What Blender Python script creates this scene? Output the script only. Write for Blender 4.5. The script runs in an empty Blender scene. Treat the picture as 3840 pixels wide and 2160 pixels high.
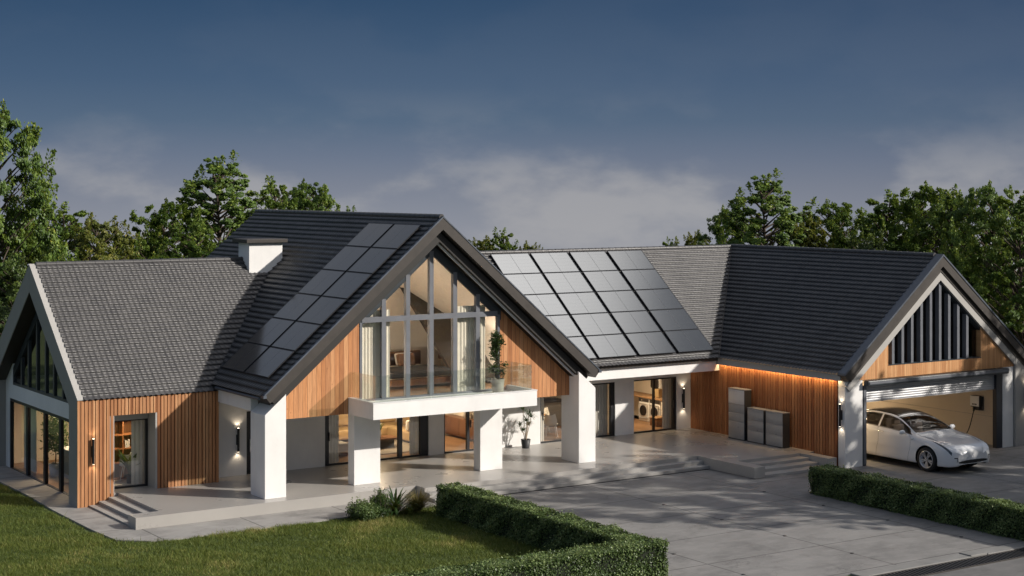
import bpy, bmesh, math, random
import numpy as np
from mathutils import Vector, Matrix
random.seed(7)
RNG = np.random.default_rng(11)
sc = bpy.context.scene
COL = sc.collection
PI = math.pi

# ------------------------------------------------------------------ node helpers
def new_mat(name):
    m = bpy.data.materials.new(name); m.use_nodes = True
    nt = m.node_tree; nt.nodes.clear()
    out = nt.nodes.new('ShaderNodeOutputMaterial')
    return m, nt, out
def N(nt, typ, **kw):
    n = nt.nodes.new(typ)
    for k, v in kw.items():
        if k.startswith('i_'):
            n.inputs[k[2:].replace('_', ' ')].default_value = v
        else: setattr(n, k, v)
    return n
def L(nt, a, b): nt.links.new(a, b)
def c4(c): return (c[0], c[1], c[2], 1.0)
def math_n(nt, op, a, b=None, clamp=False):
    n = N(nt, 'ShaderNodeMath', operation=op, use_clamp=clamp)
    for i, v in enumerate((a, b)):
        if v is None: continue
        if isinstance(v, (int, float)): n.inputs[i].default_value = v
        else: L(nt, v, n.inputs[i])
    return n.outputs[0]
def mixc(nt, f, a, b):
    n = N(nt, 'ShaderNodeMix', data_type='RGBA')
    for s, v in ((n.inputs[0], f), (n.inputs[6], a), (n.inputs[7], b)):
        if isinstance(v, (int, float)): s.default_value = v
        elif isinstance(v, tuple): s.default_value = c4(v)
        else: L(nt, v, s)
    return n.outputs[2]
def ramp(nt, f, stops, interp='LINEAR'):
    n = N(nt, 'ShaderNodeValToRGB'); n.color_ramp.interpolation = interp
    el = n.color_ramp.elements
    while len(el) < len(stops): el.new(0.5)
    for e, (p, c) in zip(el, stops): e.position = p; e.color = c4(c)
    L(nt, f, n.inputs[0]); return n.outputs[0]
def noise(nt, vec, scale, detail=4, rough=.55, dim='3D'):
    n = N(nt, 'ShaderNodeTexNoise', noise_dimensions=dim)
    n.inputs['Scale'].default_value = scale; n.inputs['Detail'].default_value = detail
    n.inputs['Roughness'].default_value = rough
    if vec is not None: L(nt, vec, n.inputs['Vector'])
    return n.outputs['Fac']
def objco(nt): return N(nt, 'ShaderNodeTexCoord').outputs['Object']
def mapv(nt, vec, scale=(1, 1, 1), loc=(0, 0, 0)):
    n = N(nt, 'ShaderNodeMapping'); n.inputs['Scale'].default_value = scale; n.inputs['Location'].default_value = loc
    L(nt, vec, n.inputs['Vector']); return n.outputs[0]

def mat(name, base, rough=.6, var=.12, scale=3.0, bump=0.0, bscale=40.0, metallic=0.0, spec=.5, coat=0.0, stain=0.0):
    m, nt, out = new_mat(name)
    p = N(nt, 'ShaderNodeBsdfPrincipled'); L(nt, p.outputs[0], out.inputs[0])
    p.inputs['Roughness'].default_value = rough; p.inputs['Metallic'].default_value = metallic
    p.inputs['Specular IOR Level'].default_value = spec; p.inputs['Coat Weight'].default_value = coat
    p.inputs['Coat Roughness'].default_value = .05
    co = objco(nt)
    f = noise(nt, co, scale, 5, .6)
    a = tuple(c * (1 - var) for c in base); b = tuple(min(c * (1 + var), .95) for c in base)
    col = mixc(nt, ramp(nt, f, [(.3, (0, 0, 0)), (.7, (1, 1, 1))]), a, b)
    if stain > 0:
        f2 = noise(nt, mapv(nt, co, (1, 1, .25)), 1.3, 6, .65)
        col = mixc(nt, math_n(nt, 'MULTIPLY', ramp(nt, f2, [(.5, (0, 0, 0)), (.75, (1, 1, 1))]), stain), col, tuple(c * .55 for c in base))
    L(nt, col, p.inputs['Base Color'])
    rr = math_n(nt, 'ADD', math_n(nt, 'MULTIPLY', math_n(nt, 'SUBTRACT', f, .5), .25), rough, True)
    L(nt, rr, p.inputs['Roughness'])
    if bump > 0:
        bn = N(nt, 'ShaderNodeBump'); bn.inputs['Strength'].default_value = bump; bn.inputs['Distance'].default_value = .01
        L(nt, noise(nt, co, bscale, 4, .6), bn.inputs['Height']); L(nt, bn.outputs[0], p.inputs['Normal'])
    return m

def wood_mat(name, axis, pitch, cols, seam=.035, rough=.55, knots=True, off=0.0, seamdark=.35):
    """vertical boards repeating along object axis (0=x,1=y)"""
    m, nt, out = new_mat(name)
    p = N(nt, 'ShaderNodeBsdfPrincipled'); L(nt, p.outputs[0], out.inputs[0])
    p.inputs['Roughness'].default_value = rough; p.inputs['Specular IOR Level'].default_value = .3
    co = objco(nt); sx = N(nt, 'ShaderNodeSeparateXYZ'); L(nt, co, sx.inputs[0])
    u = math_n(nt, 'DIVIDE', math_n(nt, 'ADD', sx.outputs[axis], 200.0 + off), pitch)
    idx = math_n(nt, 'FLOOR', u); fr = math_n(nt, 'FRACT', u)
    wn = N(nt, 'ShaderNodeTexWhiteNoise', noise_dimensions='1D'); L(nt, idx, wn.inputs['W'])
    base = ramp(nt, wn.outputs[0], [(i / (len(cols) - 1), c) for i, c in enumerate(cols)])
    cx = N(nt, 'ShaderNodeCombineXYZ')
    L(nt, math_n(nt, 'MULTIPLY', u, 5.0), cx.inputs[0]); L(nt, math_n(nt, 'MULTIPLY', wn.outputs[0], 60.0), cx.inputs[1])
    L(nt, math_n(nt, 'MULTIPLY', sx.outputs[2], 1.1), cx.inputs[2])
    g = noise(nt, cx.outputs[0], 1.6, 6, .7)
    gm = ramp(nt, g, [(.3, (.62, .55, .5)), (.62, (1.08, 1.08, 1.08))])
    mul = N(nt, 'ShaderNodeMix', data_type='RGBA', blend_type='MULTIPLY'); mul.inputs[0].default_value = 1.0
    L(nt, base, mul.inputs[6]); L(nt, gm, mul.inputs[7]); col = mul.outputs[2]
    if knots:
        cx2 = N(nt, 'ShaderNodeCombineXYZ')
        L(nt, math_n(nt, 'MULTIPLY', u, .9), cx2.inputs[0]); L(nt, math_n(nt, 'MULTIPLY', sx.outputs[2], 3.0), cx2.inputs[2])
        vo = N(nt, 'ShaderNodeTexVoronoi'); vo.inputs['Scale'].default_value = .75; L(nt, cx2.outputs[0], vo.inputs['Vector'])
        k = ramp(nt, vo.outputs['Distance'], [(.03, (1, 1, 1)), (.09, (0, 0, 0))])
        col = mixc(nt, math_n(nt, 'MULTIPLY', k, .6), col, (.10, .035, .012))
    if seam > 0:
        e = math_n(nt, 'MINIMUM', fr, math_n(nt, 'SUBTRACT', 1.0, fr))
        s = math_n(nt, 'LESS_THAN', e, seam)
        col = mixc(nt, math_n(nt, 'MULTIPLY', s, 1 - seamdark), col, (.03, .012, .006))
    L(nt, col, p.inputs['Base Color'])
    bn = N(nt, 'ShaderNodeBump'); bn.inputs['Strength'].default_value = .25; bn.inputs['Distance'].default_value = .004
    L(nt, g, bn.inputs['Height']); L(nt, bn.outputs[0], p.inputs['Normal'])
    return m

def leaf_mat(name, stops, trans=.35, rough=.45):
    m, nt, out = new_mat(name)
    at = N(nt, 'ShaderNodeAttribute', attribute_name='rnd')
    col = ramp(nt, at.outputs['Fac'], stops)
    p = N(nt, 'ShaderNodeBsdfPrincipled'); p.inputs['Roughness'].default_value = rough
    p.inputs['Specular IOR Level'].default_value = .35
    L(nt, col, p.inputs['Base Color'])
    t = N(nt, 'ShaderNodeBsdfTranslucent')
    L(nt, mixc(nt, .35, col, (.25, .26, .03)), t.inputs[0])
    mx = N(nt, 'ShaderNodeMixShader'); mx.inputs[0].default_value = trans
    L(nt, p.outputs[0], mx.inputs[1]); L(nt, t.outputs[0], mx.inputs[2]); L(nt, mx.outputs[0], out.inputs[0])
    return m

def glass_mat(name, tint=(.93, .95, .94), f0=.07, rough=0.0, power=4.0, gcol=(1, 1, 1)):
    m, nt, out = new_mat(name)
    tr = N(nt, 'ShaderNodeBsdfTransparent'); tr.inputs[0].default_value = c4(tint)
    gl = N(nt, 'ShaderNodeBsdfGlossy'); gl.inputs['Roughness'].default_value = rough; gl.inputs['Color'].default_value = c4(gcol)
    lw = N(nt, 'ShaderNodeLayerWeight'); lw.inputs['Blend'].default_value = .5
    f = math_n(nt, 'ADD', math_n(nt, 'MULTIPLY', math_n(nt, 'POWER', lw.outputs['Facing'], power), 1 - f0), f0, True)
    mx = N(nt, 'ShaderNodeMixShader'); L(nt, f, mx.inputs[0]); L(nt, tr.outputs[0], mx.inputs[1]); L(nt, gl.outputs[0], mx.inputs[2])
    L(nt, mx.outputs[0], out.inputs[0]); return m

def emis_mat(name, col, strength):
    m, nt, out = new_mat(name)
    e = N(nt, 'ShaderNodeEmission'); e.inputs[0].default_value = c4(col); e.inputs[1].default_value = strength
    L(nt, e.outputs[0], out.inputs[0]); return m

# ------------------------------------------------------------------ mesh helpers
class MB:
    def __init__(s): s.v = []; s.f = []; s.m = []; s.sm = []
    def add(s, vs, fs, mi=0, smooth=False):
        o = len(s.v); s.v += [tuple(map(float, a)) for a in vs]
        for f in fs: s.f.append([i + o for i in f]); s.m.append(mi); s.sm.append(smooth)
        return s
    def box(s, x0, x1, y0, y1, z0, z1, mi=0):
        x0, x1 = min(x0, x1), max(x0, x1); y0, y1 = min(y0, y1), max(y0, y1); z0, z1 = min(z0, z1), max(z0, z1)
        vs = [(x, y, z) for z in (z0, z1) for y in (y0, y1) for x in (x0, x1)]
        return s.add(vs, [(0, 2, 3, 1), (4, 5, 7, 6), (0, 1, 5, 4), (2, 6, 7, 3), (0, 4, 6, 2), (1, 3, 7, 5)], mi)
    def quad(s, a, b, c, d, mi=0): return s.add([a, b, c, d], [(0, 1, 2, 3)], mi)
    def prism(s, poly, axis, a, b, mi=0):
        """extrude a 2D polygon along axis (0:x -> (y,z), 1:y -> (x,z), 2:z -> (x,y))"""
        def P(q, t): return {0: (t, q[0], q[1]), 1: (q[0], t, q[1]), 2: (q[0], q[1], t)}[axis]
        n = len(poly); vs = [P(q, a) for q in poly] + [P(q, b) for q in poly]
        fs = [tuple(range(n)), tuple(range(2 * n - 1, n - 1, -1))] + [(i, (i + 1) % n, n + (i + 1) % n, n + i) for i in range(n)]
        return s.add(vs, fs, mi)
    def cyl(s, p0, p1, r0, r1=None, n=16, mi=0, cap=True, smooth=True):
        r1 = r0 if r1 is None else r1
        p0, p1 = Vector(p0), Vector(p1); d = (p1 - p0).normalized()
        a = d.orthogonal().normalized(); b = d.cross(a)
        vs = []
        for p, r in ((p0, r0), (p1, r1)):
            for i in range(n):
                t = 2 * PI * i / n; vs.append(p + (a * math.cos(t) + b * math.sin(t)) * r)
        s.add(vs, [(i, (i + 1) % n, n + (i + 1) % n, n + i) for i in range(n)], mi, smooth)
        if cap: s.add(vs[:n], [tuple(range(n))[::-1]], mi); s.add(vs[n:], [tuple(range(n))], mi)
        return s
    def tube(s, pts, r, n=8, mi=0):
        pts = [Vector(p) for p in pts]; rs = r if isinstance(r, (list, tuple)) else [r] * len(pts)
        vs = []; a = None
        for i, p in enumerate(pts):
            d = (pts[min(i + 1, len(pts) - 1)] - pts[max(i - 1, 0)]).normalized()
            if a is None: a = d.orthogonal().normalized()
            a = (a - d * a.dot(d)).normalized(); b = d.cross(a)
            for k in range(n):
                t = 2 * PI * k / n; vs.append(p + (a * math.cos(t) + b * math.sin(t)) * rs[i])
        fs = [(i * n + k, i * n + (k + 1) % n, (i + 1) * n + (k + 1) % n, (i + 1) * n + k) for i in range(len(pts) - 1) for k in range(n)]
        s.add(vs, fs, mi, True)
        s.add(vs[:n], [tuple(range(n))[::-1]], mi); s.add(vs[-n:], [tuple(range(n))], mi)
        return s
    def lathe(s, prof, c=(0, 0, 0), n=20, mi=0, axis=2, smooth=True):
        vs = []
        for r, z in prof:
            for k in range(n):
                t = 2 * PI * k / n; q = (r * math.cos(t), r * math.sin(t), z)
                if axis == 0: q = (z, r * math.cos(t), r * math.sin(t))
                if axis == 1: q = (r * math.cos(t), z, r * math.sin(t))
                vs.append((q[0] + c[0], q[1] + c[1], q[2] + c[2]))
        fs = [(i * n + k, i * n + (k + 1) % n, (i + 1) * n + (k + 1) % n, (i + 1) * n + k) for i in range(len(prof) - 1) for k in range(n)]
        return s.add(vs, fs, mi, smooth)
    def ball(s, c, r, n=12, mi=0):
        rx, ry, rz = r if isinstance(r, tuple) else (r, r, r)
        prof = [(max(math.sin(PI * i / n), 1e-4), -math.cos(PI * i / n)) for i in range(n + 1)]
        vs = []
        for a, z in prof:
            for k in range(2 * n):
                t = PI * k / n; vs.append((c[0] + rx * a * math.cos(t), c[1] + ry * a * math.sin(t), c[2] + rz * z))
        m = 2 * n
        return s.add(vs, [(i * m + k, i * m + (k + 1) % m, (i + 1) * m + (k + 1) % m, (i + 1) * m + k) for i in range(n) for k in range(m)], mi, True)
    def rbox(s, x0, x1, y0, y1, z0, z1, r=.02, seg=3, mi=0):
        bm = bmesh.new(); bmesh.ops.create_cube(bm, size=1)
        for v in bm.verts: v.co = ((x0 + x1) / 2 + v.co.x * (x1 - x0), (y0 + y1) / 2 + v.co.y * (y1 - y0), (z0 + z1) / 2 + v.co.z * (z1 - z0))
        bmesh.ops.bevel(bm, geom=bm.edges[:], offset=r, segments=seg, profile=.6, affect='EDGES')
        bm.verts.index_update(); vs = [v.co[:] for v in bm.verts]; fs = [[v.index for v in f.verts] for f in bm.faces]; bm.free()
        return s.add(vs, fs, mi, True)
    def build(s, name, mats, parent=None, bevel=0.0, recalc=True, smooth_angle=None):
        me = bpy.data.meshes.new(name); me.from_pydata(s.v, [], s.f)
        for m in (mats if isinstance(mats, (list, tuple)) else [mats]): me.materials.append(m)
        me.polygons.foreach_set('material_index', s.m); me.polygons.foreach_set('use_smooth', s.sm)
        if recalc:
            bm = bmesh.new(); bm.from_mesh(me); bmesh.ops.recalc_face_normals(bm, faces=bm.faces[:])
            if bevel > 0:
                ed = [e for e in bm.edges if len(e.link_faces) == 2 and e.calc_face_angle(0) > .6]
                bmesh.ops.bevel(bm, geom=ed, offset=bevel, segments=2, profile=.6, affect='EDGES', clamp_overlap=True)
            bm.to_mesh(me); bm.free()
        me.update()
        return link(name, me, parent)

def link(name, me, parent=None):
    o = bpy.data.objects.new(name, me); COL.objects.link(o)
    if parent is not None: o.parent = parent
    return o
def np_mesh(name, V, F, mats, parent=None, rnd=None, mi=None, smooth=False):
    """V (n,3), F (m,k) uniform polygons; quick builder for large meshes"""
    me = bpy.data.meshes.new(name); k = F.shape[1]; m = len(F)
    me.vertices.add(len(V)); me.vertices.foreach_set('co', np.ascontiguousarray(V, np.float32).ravel())
    me.loops.add(m * k); me.loops.foreach_set('vertex_index', np.ascontiguousarray(F, np.int32).ravel())
    me.polygons.add(m); me.polygons.foreach_set('loop_start', np.arange(0, m * k, k, dtype=np.int32))
    try: me.polygons.foreach_set('loop_total', np.full(m, k, np.int32))
    except Exception: pass
    for a in (mats if isinstance(mats, (list, tuple)) else [mats]): me.materials.append(a)
    if mi is not None: me.polygons.foreach_set('material_index', np.ascontiguousarray(mi, np.int32))
    me.polygons.foreach_set('use_smooth', np.full(m, smooth, bool))
    if rnd is not None:
        at = me.attributes.new('rnd', 'FLOAT', 'FACE'); at.data.foreach_set('value', np.ascontiguousarray(rnd, np.float32))
    me.update(calc_edges=True); me.validate()
    return link(name, me, parent)

def tag(o, label=None, cat=None, group=None, kind=None):
    if label: o['label'] = label
    if cat: o['category'] = cat
    if group: o['group'] = group
    if kind: o['kind'] = kind
    return o
def thing(name, label, cat, loc=(0, 0, 0), rz=0.0, group=None):
    o = bpy.data.objects.new(name, None); COL.objects.link(o); o.location = loc; o.rotation_euler = (0, 0, rz); o.empty_display_size = .2
    return tag(o, label, cat, group)
def copy_tree(o, parent=None):
    c = o.copy(); COL.objects.link(c); c.parent = parent
    for ch in list(o.children): copy_tree(ch, c)
    return c

# ------------------------------------------------------------------ materials
M = {}
M['plaster'] = mat('white_plaster', (.80, .785, .76), .75, .05, 1.2, .15, 60, stain=.16)
M['plaster_in'] = mat('inner_plaster', (.80, .74, .65), .8, .03, 1.5)
M['greyframe'] = mat('grey_render', (.30, .29, .265), .7, .06, 1.5, .1, 70)
M['greybarge'] = mat('light_grey_barge', (.40, .385, .36), .65, .05, 1.5, .08, 70)
M['inner_fascia'] = mat('inner_dark_metal', (.018, .016, .014), .6, .15, 4, .05, 90)
M['dark_fascia'] = mat('dark_brown_metal', (.040, .033, .028), .55, .15, 4, .05, 90)
M['verge'] = mat('blue_grey_verge', (.10, .115, .14), .4, .15, 5, metallic=.3)
M['black'] = mat('black_metal', (.012, .012, .014), .4, .1, 5)
M['navy'] = mat('dark_navy_metal', (.018, .021, .03), .4, .1, 5)
M['frame_grey'] = mat('grey_window_metal', (.145, .152, .17), .4, .06, 3)
M['frame_dark'] = mat('dark_window_metal', (.03, .038, .045), .4, .1, 4)
M['concrete'] = mat('smooth_concrete', (.365, .345, .32), .30, .06, .6, .06, 25)
M['concrete_side'] = mat('concrete_side', (.33, .315, .295), .65, .10, 1.1, .12, 25, stain=.2)
M['soffit'] = mat('dark_soffit', (.05, .042, .035), .6, .1, 3)
M['ceiling'] = mat('white_ceiling', (.55, .53, .50), .8, .03, 1)
M['floor_wood'] = wood_mat('oak_floor', 0, .18, [(.30, .17, .085), (.36, .21, .11), (.27, .15, .075)], .01, .35, False)
M['gable_wood'] = wood_mat('gable_boards', 0, .148, [(.56, .255, .108), (.38, .150, .058), (.66, .34, .16), (.48, .205, .082), (.61, .29, .125)], .05, .6, True, 0, .5)
M['garage_wood'] = wood_mat('garage_gable_boards', 0, .092, [(.64, .34, .15), (.50, .235, .095), (.70, .40, .19), (.58, .29, .125)], .045, .6, True, .3, .45)
M['batten_x'] = wood_mat('cladding_battens_front', 0, .1083, [(.44, .205, .09), (.60, .33, .165), (.34, .14, .058), (.52, .26, .12), (.38, .17, .072)], 0, .6, True)
M['batten_y'] = wood_mat('cladding_battens_side', 1, .1335, [(.40, .155, .060), (.54, .24, .10), (.30, .105, .04), (.46, .19, .075)], 0, .6, True)
M['brown_wood'] = wood_mat('dark_walnut', 0, .5, [(.16, .075, .035), (.20, .095, .045)], .01, .45, False)
M['oak'] = wood_mat('pale_oak', 0, .6, [(.45, .28, .15), (.50, .32, .18)], .01, .5, False)
M['glass'] = glass_mat('window_glass', (.95, .95, .93), .11, 0.0, 4.0)
M['glass_dark'] = glass_mat('dark_window_glass', (.25, .27, .28), .08, 0.0, 4.0)
M['balglass'] = glass_mat('balustrade_glass', (.90, .935, .92), .09, 0.0, 3.5)
M['carglass'] = glass_mat('car_glass', (.30, .28, .27), .055, 0.0, 3.5)
M['white_paint'] = mat('white_lacquer', (.78, .78, .77), .3, .02, 2)
M['curtain'] = mat('cream_curtain', (.80, .74, .62), .9, .05, 3)
M['curtain_grey'] = mat('grey_curtain', (.55, .52, .47), .9, .05, 3)
M['tan_fabric'] = mat('tan_leather', (.46, .32, .16), .6, .08, 4, .1, 60)
M['brown_fabric'] = mat('brown_cushion', (.14, .07, .035), .8, .1, 6)
M['dark_fabric'] = mat('charcoal_bedding', (.03, .03, .032), .8, .1, 6)
M['linen'] = mat('white_linen', (.72, .68, .60), .85, .04, 5)
M['rug'] = mat('grey_rug', (.30, .26, .21), .95, .3, 25, .5, 60)
M['pot_dark'] = mat('dark_pot', (.045, .045, .048), .55, .1, 5)
M['pot_beige'] = mat('beige_pot', (.45, .39, .31), .6, .08, 5)
M['soil'] = mat('potting_soil', (.03, .02, .014), .95, .3, 20)
M['bark'] = mat('tree_bark', (.075, .055, .04), .9, .3, 6, .6, 20)
M['cane'] = mat('pale_cane', (.36, .28, .20), .8, .2, 14)
M['orange_cab'] = mat('orange_wood_cabinet', (.35, .14, .05), .5, .1, 4)
M['steel'] = mat('brushed_steel', (.66, .65, .64), .34, .05, 3, metallic=.35)
M['graphite'] = mat('graphite_metal', (.33, .335, .345), .32, .06, 3, metallic=.35)
M['dark_plastic'] = mat('dark_plastic', (.035, .033, .032), .5, .1, 6)
M['lamp_glow'] = emis_mat('lamp_glow', (1, .82, .58), 9)
M['panel_glow'] = emis_mat('ceiling_lamp_glow', (1, .8, .55), 6)
M['led'] = emis_mat('led_strip', (1, .68, .36), 6)
M['tan_wall'] = mat('tan_garage_wall', (.52, .445, .355), .7, .04, 1.2)
M['white_plastic'] = mat('white_plastic', (.75, .74, .72), .35, .02, 3)
M['rubber'] = mat('tyre_rubber', (.014, .014, .015), .75, .15, 12)
M['rim'] = mat('silver_alloy', (.58, .58, .60), .3, .04, 3, metallic=.8)
M['carpaint'] = mat('white_car_paint', (.80, .80, .80), .2, .015, 1, coat=1.0)
M['headlight'] = mat('headlight_unit', (.07, .075, .08), .2, .5, 16, metallic=.3, coat=1.0)
M['grille'] = mat('black_grille', (.006, .006, .007), .5, .1, 10)
M['chrome'] = mat('chrome_trim', (.6, .6, .6), .15, .02, 3, metallic=1.0)
M['seat'] = mat('cream_car_seat', (.70, .62, .52), .6, .03, 4)

def tile_mat(name, c1, c2):
    m, nt, out = new_mat(name)
    p = N(nt, 'ShaderNodeBsdfPrincipled'); L(nt, p.outputs[0], out.inputs[0])
    p.inputs['Specular IOR Level'].default_value = .4
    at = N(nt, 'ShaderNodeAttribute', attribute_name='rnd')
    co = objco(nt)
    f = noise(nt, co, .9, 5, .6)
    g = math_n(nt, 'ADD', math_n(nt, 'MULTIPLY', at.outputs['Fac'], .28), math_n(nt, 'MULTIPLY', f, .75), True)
    L(nt, ramp(nt, g, [(0, (.016, .016, .017)), (.10, c1), (.85, c2)]), p.inputs['Base Color'])  # near-black stop paints the shade lines under the tile courses
    L(nt, math_n(nt, 'ADD', math_n(nt, 'MULTIPLY', noise(nt, co, 7, 3), .3), .28), p.inputs['Roughness'])
    return m
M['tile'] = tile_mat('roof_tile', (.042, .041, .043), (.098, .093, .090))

def solar_mat():
    m, nt, out = new_mat('solar_cells')
    p = N(nt, 'ShaderNodeBsdfPrincipled'); L(nt, p.outputs[0], out.inputs[0])
    co = objco(nt); sx = N(nt, 'ShaderNodeSeparateXYZ'); L(nt, co, sx.inputs[0])
    def line(o, pitch, w):
        fr = math_n(nt, 'FRACT', math_n(nt, 'DIVIDE', math_n(nt, 'ADD', o, 100 * pitch), pitch))
        return math_n(nt, 'LESS_THAN', math_n(nt, 'MINIMUM', fr, math_n(nt, 'SUBTRACT', 1.0, fr)), w / pitch / 2)
    l1 = line(sx.outputs[1], .181, .005)
    l2 = math_n(nt, 'LESS_THAN', math_n(nt, 'ABSOLUTE', sx.outputs[0]), .008)
    ln = math_n(nt, 'MAXIMUM', math_n(nt, 'MULTIPLY', l1, .40), l2)
    L(nt, mixc(nt, ln, (.026, .031, .038), (.004, .004, .005)), p.inputs['Base Color'])
    p.inputs['IOR'].default_value = 1.85
    L(nt, math_n(nt, 'ADD', .10, math_n(nt, 'MULTIPLY', ln, .22)), p.inputs['Roughness'])
    bn = N(nt, 'ShaderNodeBump'); bn.inputs['Strength'].default_value = .03; bn.inputs['Distance'].default_value = .004
    L(nt, noise(nt, co, 1.2, 2), bn.inputs['Height']); L(nt, bn.outputs[0], p.inputs['Normal'])
    return m
M['solar'] = solar_mat()

def drive_mat(name, base, jx, px, jy, py, crack=True, rough=.75):
    m, nt, out = new_mat(name)
    p = N(nt, 'ShaderNodeBsdfPrincipled'); L(nt, p.outputs[0], out.inputs[0])
    co = objco(nt); sx = N(nt, 'ShaderNodeSeparateXYZ'); L(nt, co, sx.inputs[0])
    wob = math_n(nt, 'MULTIPLY', math_n(nt, 'SUBTRACT', noise(nt, co, 3, 3), .5), .05)
    def line(o, off, pitch, w):
        fr = math_n(nt, 'FRACT', math_n(nt, 'ADD', math_n(nt, 'DIVIDE', math_n(nt, 'SUBTRACT', o, off), pitch), 100.0))
        d = math_n(nt, 'MULTIPLY', math_n(nt, 'MINIMUM', fr, math_n(nt, 'SUBTRACT', 1.0, fr)), pitch)
        d = math_n(nt, 'ADD', d, math_n(nt, 'ABSOLUTE', wob))
        return ramp(nt, math_n(nt, 'DIVIDE', d, w), [(.45, (1, 1, 1)), (1.0, (0, 0, 0))])
    ln = math_n(nt, 'MAXIMUM', line(sx.outputs[0], jx, px, .028), line(sx.outputs[1], jy, py, .028))
    f = noise(nt, co, .55, 6, .62); f2 = noise(nt, mapv(nt, co, (.6, 1.6, 1)), 2.2, 7, .7); f3 = noise(nt, co, 90, 2, .6)
    b2 = tuple(c * .62 for c in base); b3 = tuple(min(c * 1.18, .9) for c in base)
    col = mixc(nt, ramp(nt, f, [(.32, (0, 0, 0)), (.62, (1, 1, 1))]), b2, base)
    col = mixc(nt, math_n(nt, 'MULTIPLY', ramp(nt, f2, [(.46, (0, 0, 0)), (.66, (1, 1, 1))]), .75), col, b3)
    col = mixc(nt, math_n(nt, 'MULTIPLY', ramp(nt, noise(nt, co, .9, 8, .75), [(.52, (0, 0, 0)), (.66, (1, 1, 1))]), .55), col, tuple(c * .45 for c in base))
    col = mixc(nt, math_n(nt, 'MULTIPLY', f3, .22), col, b2)
    if crack:
        cn = noise(nt, mapv(nt, co, (.55, .8, 1), (3.3, 1.1, 0)), 1.0, 7, .62)
        cr = ramp(nt, math_n(nt, 'ABSOLUTE', math_n(nt, 'SUBTRACT', cn, .5)), [(.0012, (1, 1, 1)), (.0042, (0, 0, 0))])
        cr = math_n(nt, 'MULTIPLY', cr, ramp(nt, noise(nt, co, .30, 3), [(.5, (0, 0, 0)), (.6, (1, 1, 1))]))
        ln = math_n(nt, 'MAXIMUM', ln, math_n(nt, 'MULTIPLY', cr, .8))
    col = mixc(nt, math_n(nt, 'MULTIPLY', ln, .8), col, (.035, .033, .03))
    L(nt, col, p.inputs['Base Color'])
    L(nt, math_n(nt, 'ADD', math_n(nt, 'MULTIPLY', f2, .3), rough - .2), p.inputs['Roughness'])
    bn = N(nt, 'ShaderNodeBump'); bn.inputs['Strength'].default_value = .5; bn.inputs['Distance'].default_value = .01
    L(nt, math_n(nt, 'SUBTRACT', math_n(nt, 'MULTIPLY', f2, .5), ln), bn.inputs['Height']); L(nt, bn.outputs[0], p.inputs['Normal'])
    return m
M['drive'] = drive_mat('driveway_concrete', (.25, .24, .228), .5, 3.78, -2.3, 2.5)
M['paving'] = drive_mat('path_paving', (.33, .315, .295), -6.75, 2.83, -2.62, 1.9, False)
M['kerb'] = mat('kerb_stone', (.21, .205, .195), .8, .15, 2.0, .2, 40, stain=.3)
M['road'] = drive_mat('road_asphalt', (.16, .155, .15), 100, 300, 100, 300, False, .85)

def ground_mat():
    m, nt, out = new_mat('lawn_soil')
    p = N(nt, 'ShaderNodeBsdfPrincipled'); L(nt, p.outputs[0], out.inputs[0]); p.inputs['Roughness'].default_value = .95
    co = objco(nt)
    col = ramp(nt, noise(nt, co, .5, 6, .65), [(.3, (.045, .068, .014)), (.55, (.075, .105, .022)), (.75, (.10, .115, .034))])
    L(nt, col, p.inputs['Base Color'])
    bn = N(nt, 'ShaderNodeBump'); bn.inputs['Strength'].default_value = .8; bn.inputs['Distance'].default_value = .05
    L(nt, noise(nt, co, 14, 5, .7), bn.inputs['Height']); L(nt, bn.outputs[0], p.inputs['Normal'])
    return m
M['ground'] = ground_mat()
M['grass'] = leaf_mat('grass_blades', [(0, (.055, .084, .016)), (.5, (.125, .168, .031)), (.85, (.22, .24, .056)), (1, (.38, .32, .12))], .32, .6)
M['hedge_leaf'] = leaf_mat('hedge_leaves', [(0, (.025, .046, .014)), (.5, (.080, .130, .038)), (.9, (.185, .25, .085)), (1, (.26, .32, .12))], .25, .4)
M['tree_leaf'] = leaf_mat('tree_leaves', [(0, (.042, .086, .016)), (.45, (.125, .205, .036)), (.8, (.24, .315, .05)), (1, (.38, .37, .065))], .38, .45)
M['tree_leaf_yellow'] = leaf_mat('yellow_green_leaves', [(0, (.055, .080, .014)), (.5, (.165, .19, .032)), (1, (.32, .27, .05))], .4, .45)
M['tree_leaf_dark'] = leaf_mat('dark_tree_leaves', [(0, (.024, .046, .012)), (.5, (.075, .118, .024)), (.9, (.155, .205, .036)), (1, (.25, .27, .05))], .34, .4)
M['plant_leaf'] = leaf_mat('house_plant_leaves', [(0, (.015, .035, .010)), (.5, (.035, .075, .02)), (1, (.09, .14, .04))], .25, .35)
M['dry_grass'] = leaf_mat('dry_grass_blades', [(0, (.06, .06, .018)), (.5, (.16, .13, .04)), (1, (.34, .25, .11))], .35, .6)
M['hedge_core'] = mat('hedge_shade_core', (.010, .014, .006), .95, .3, 8)

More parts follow.
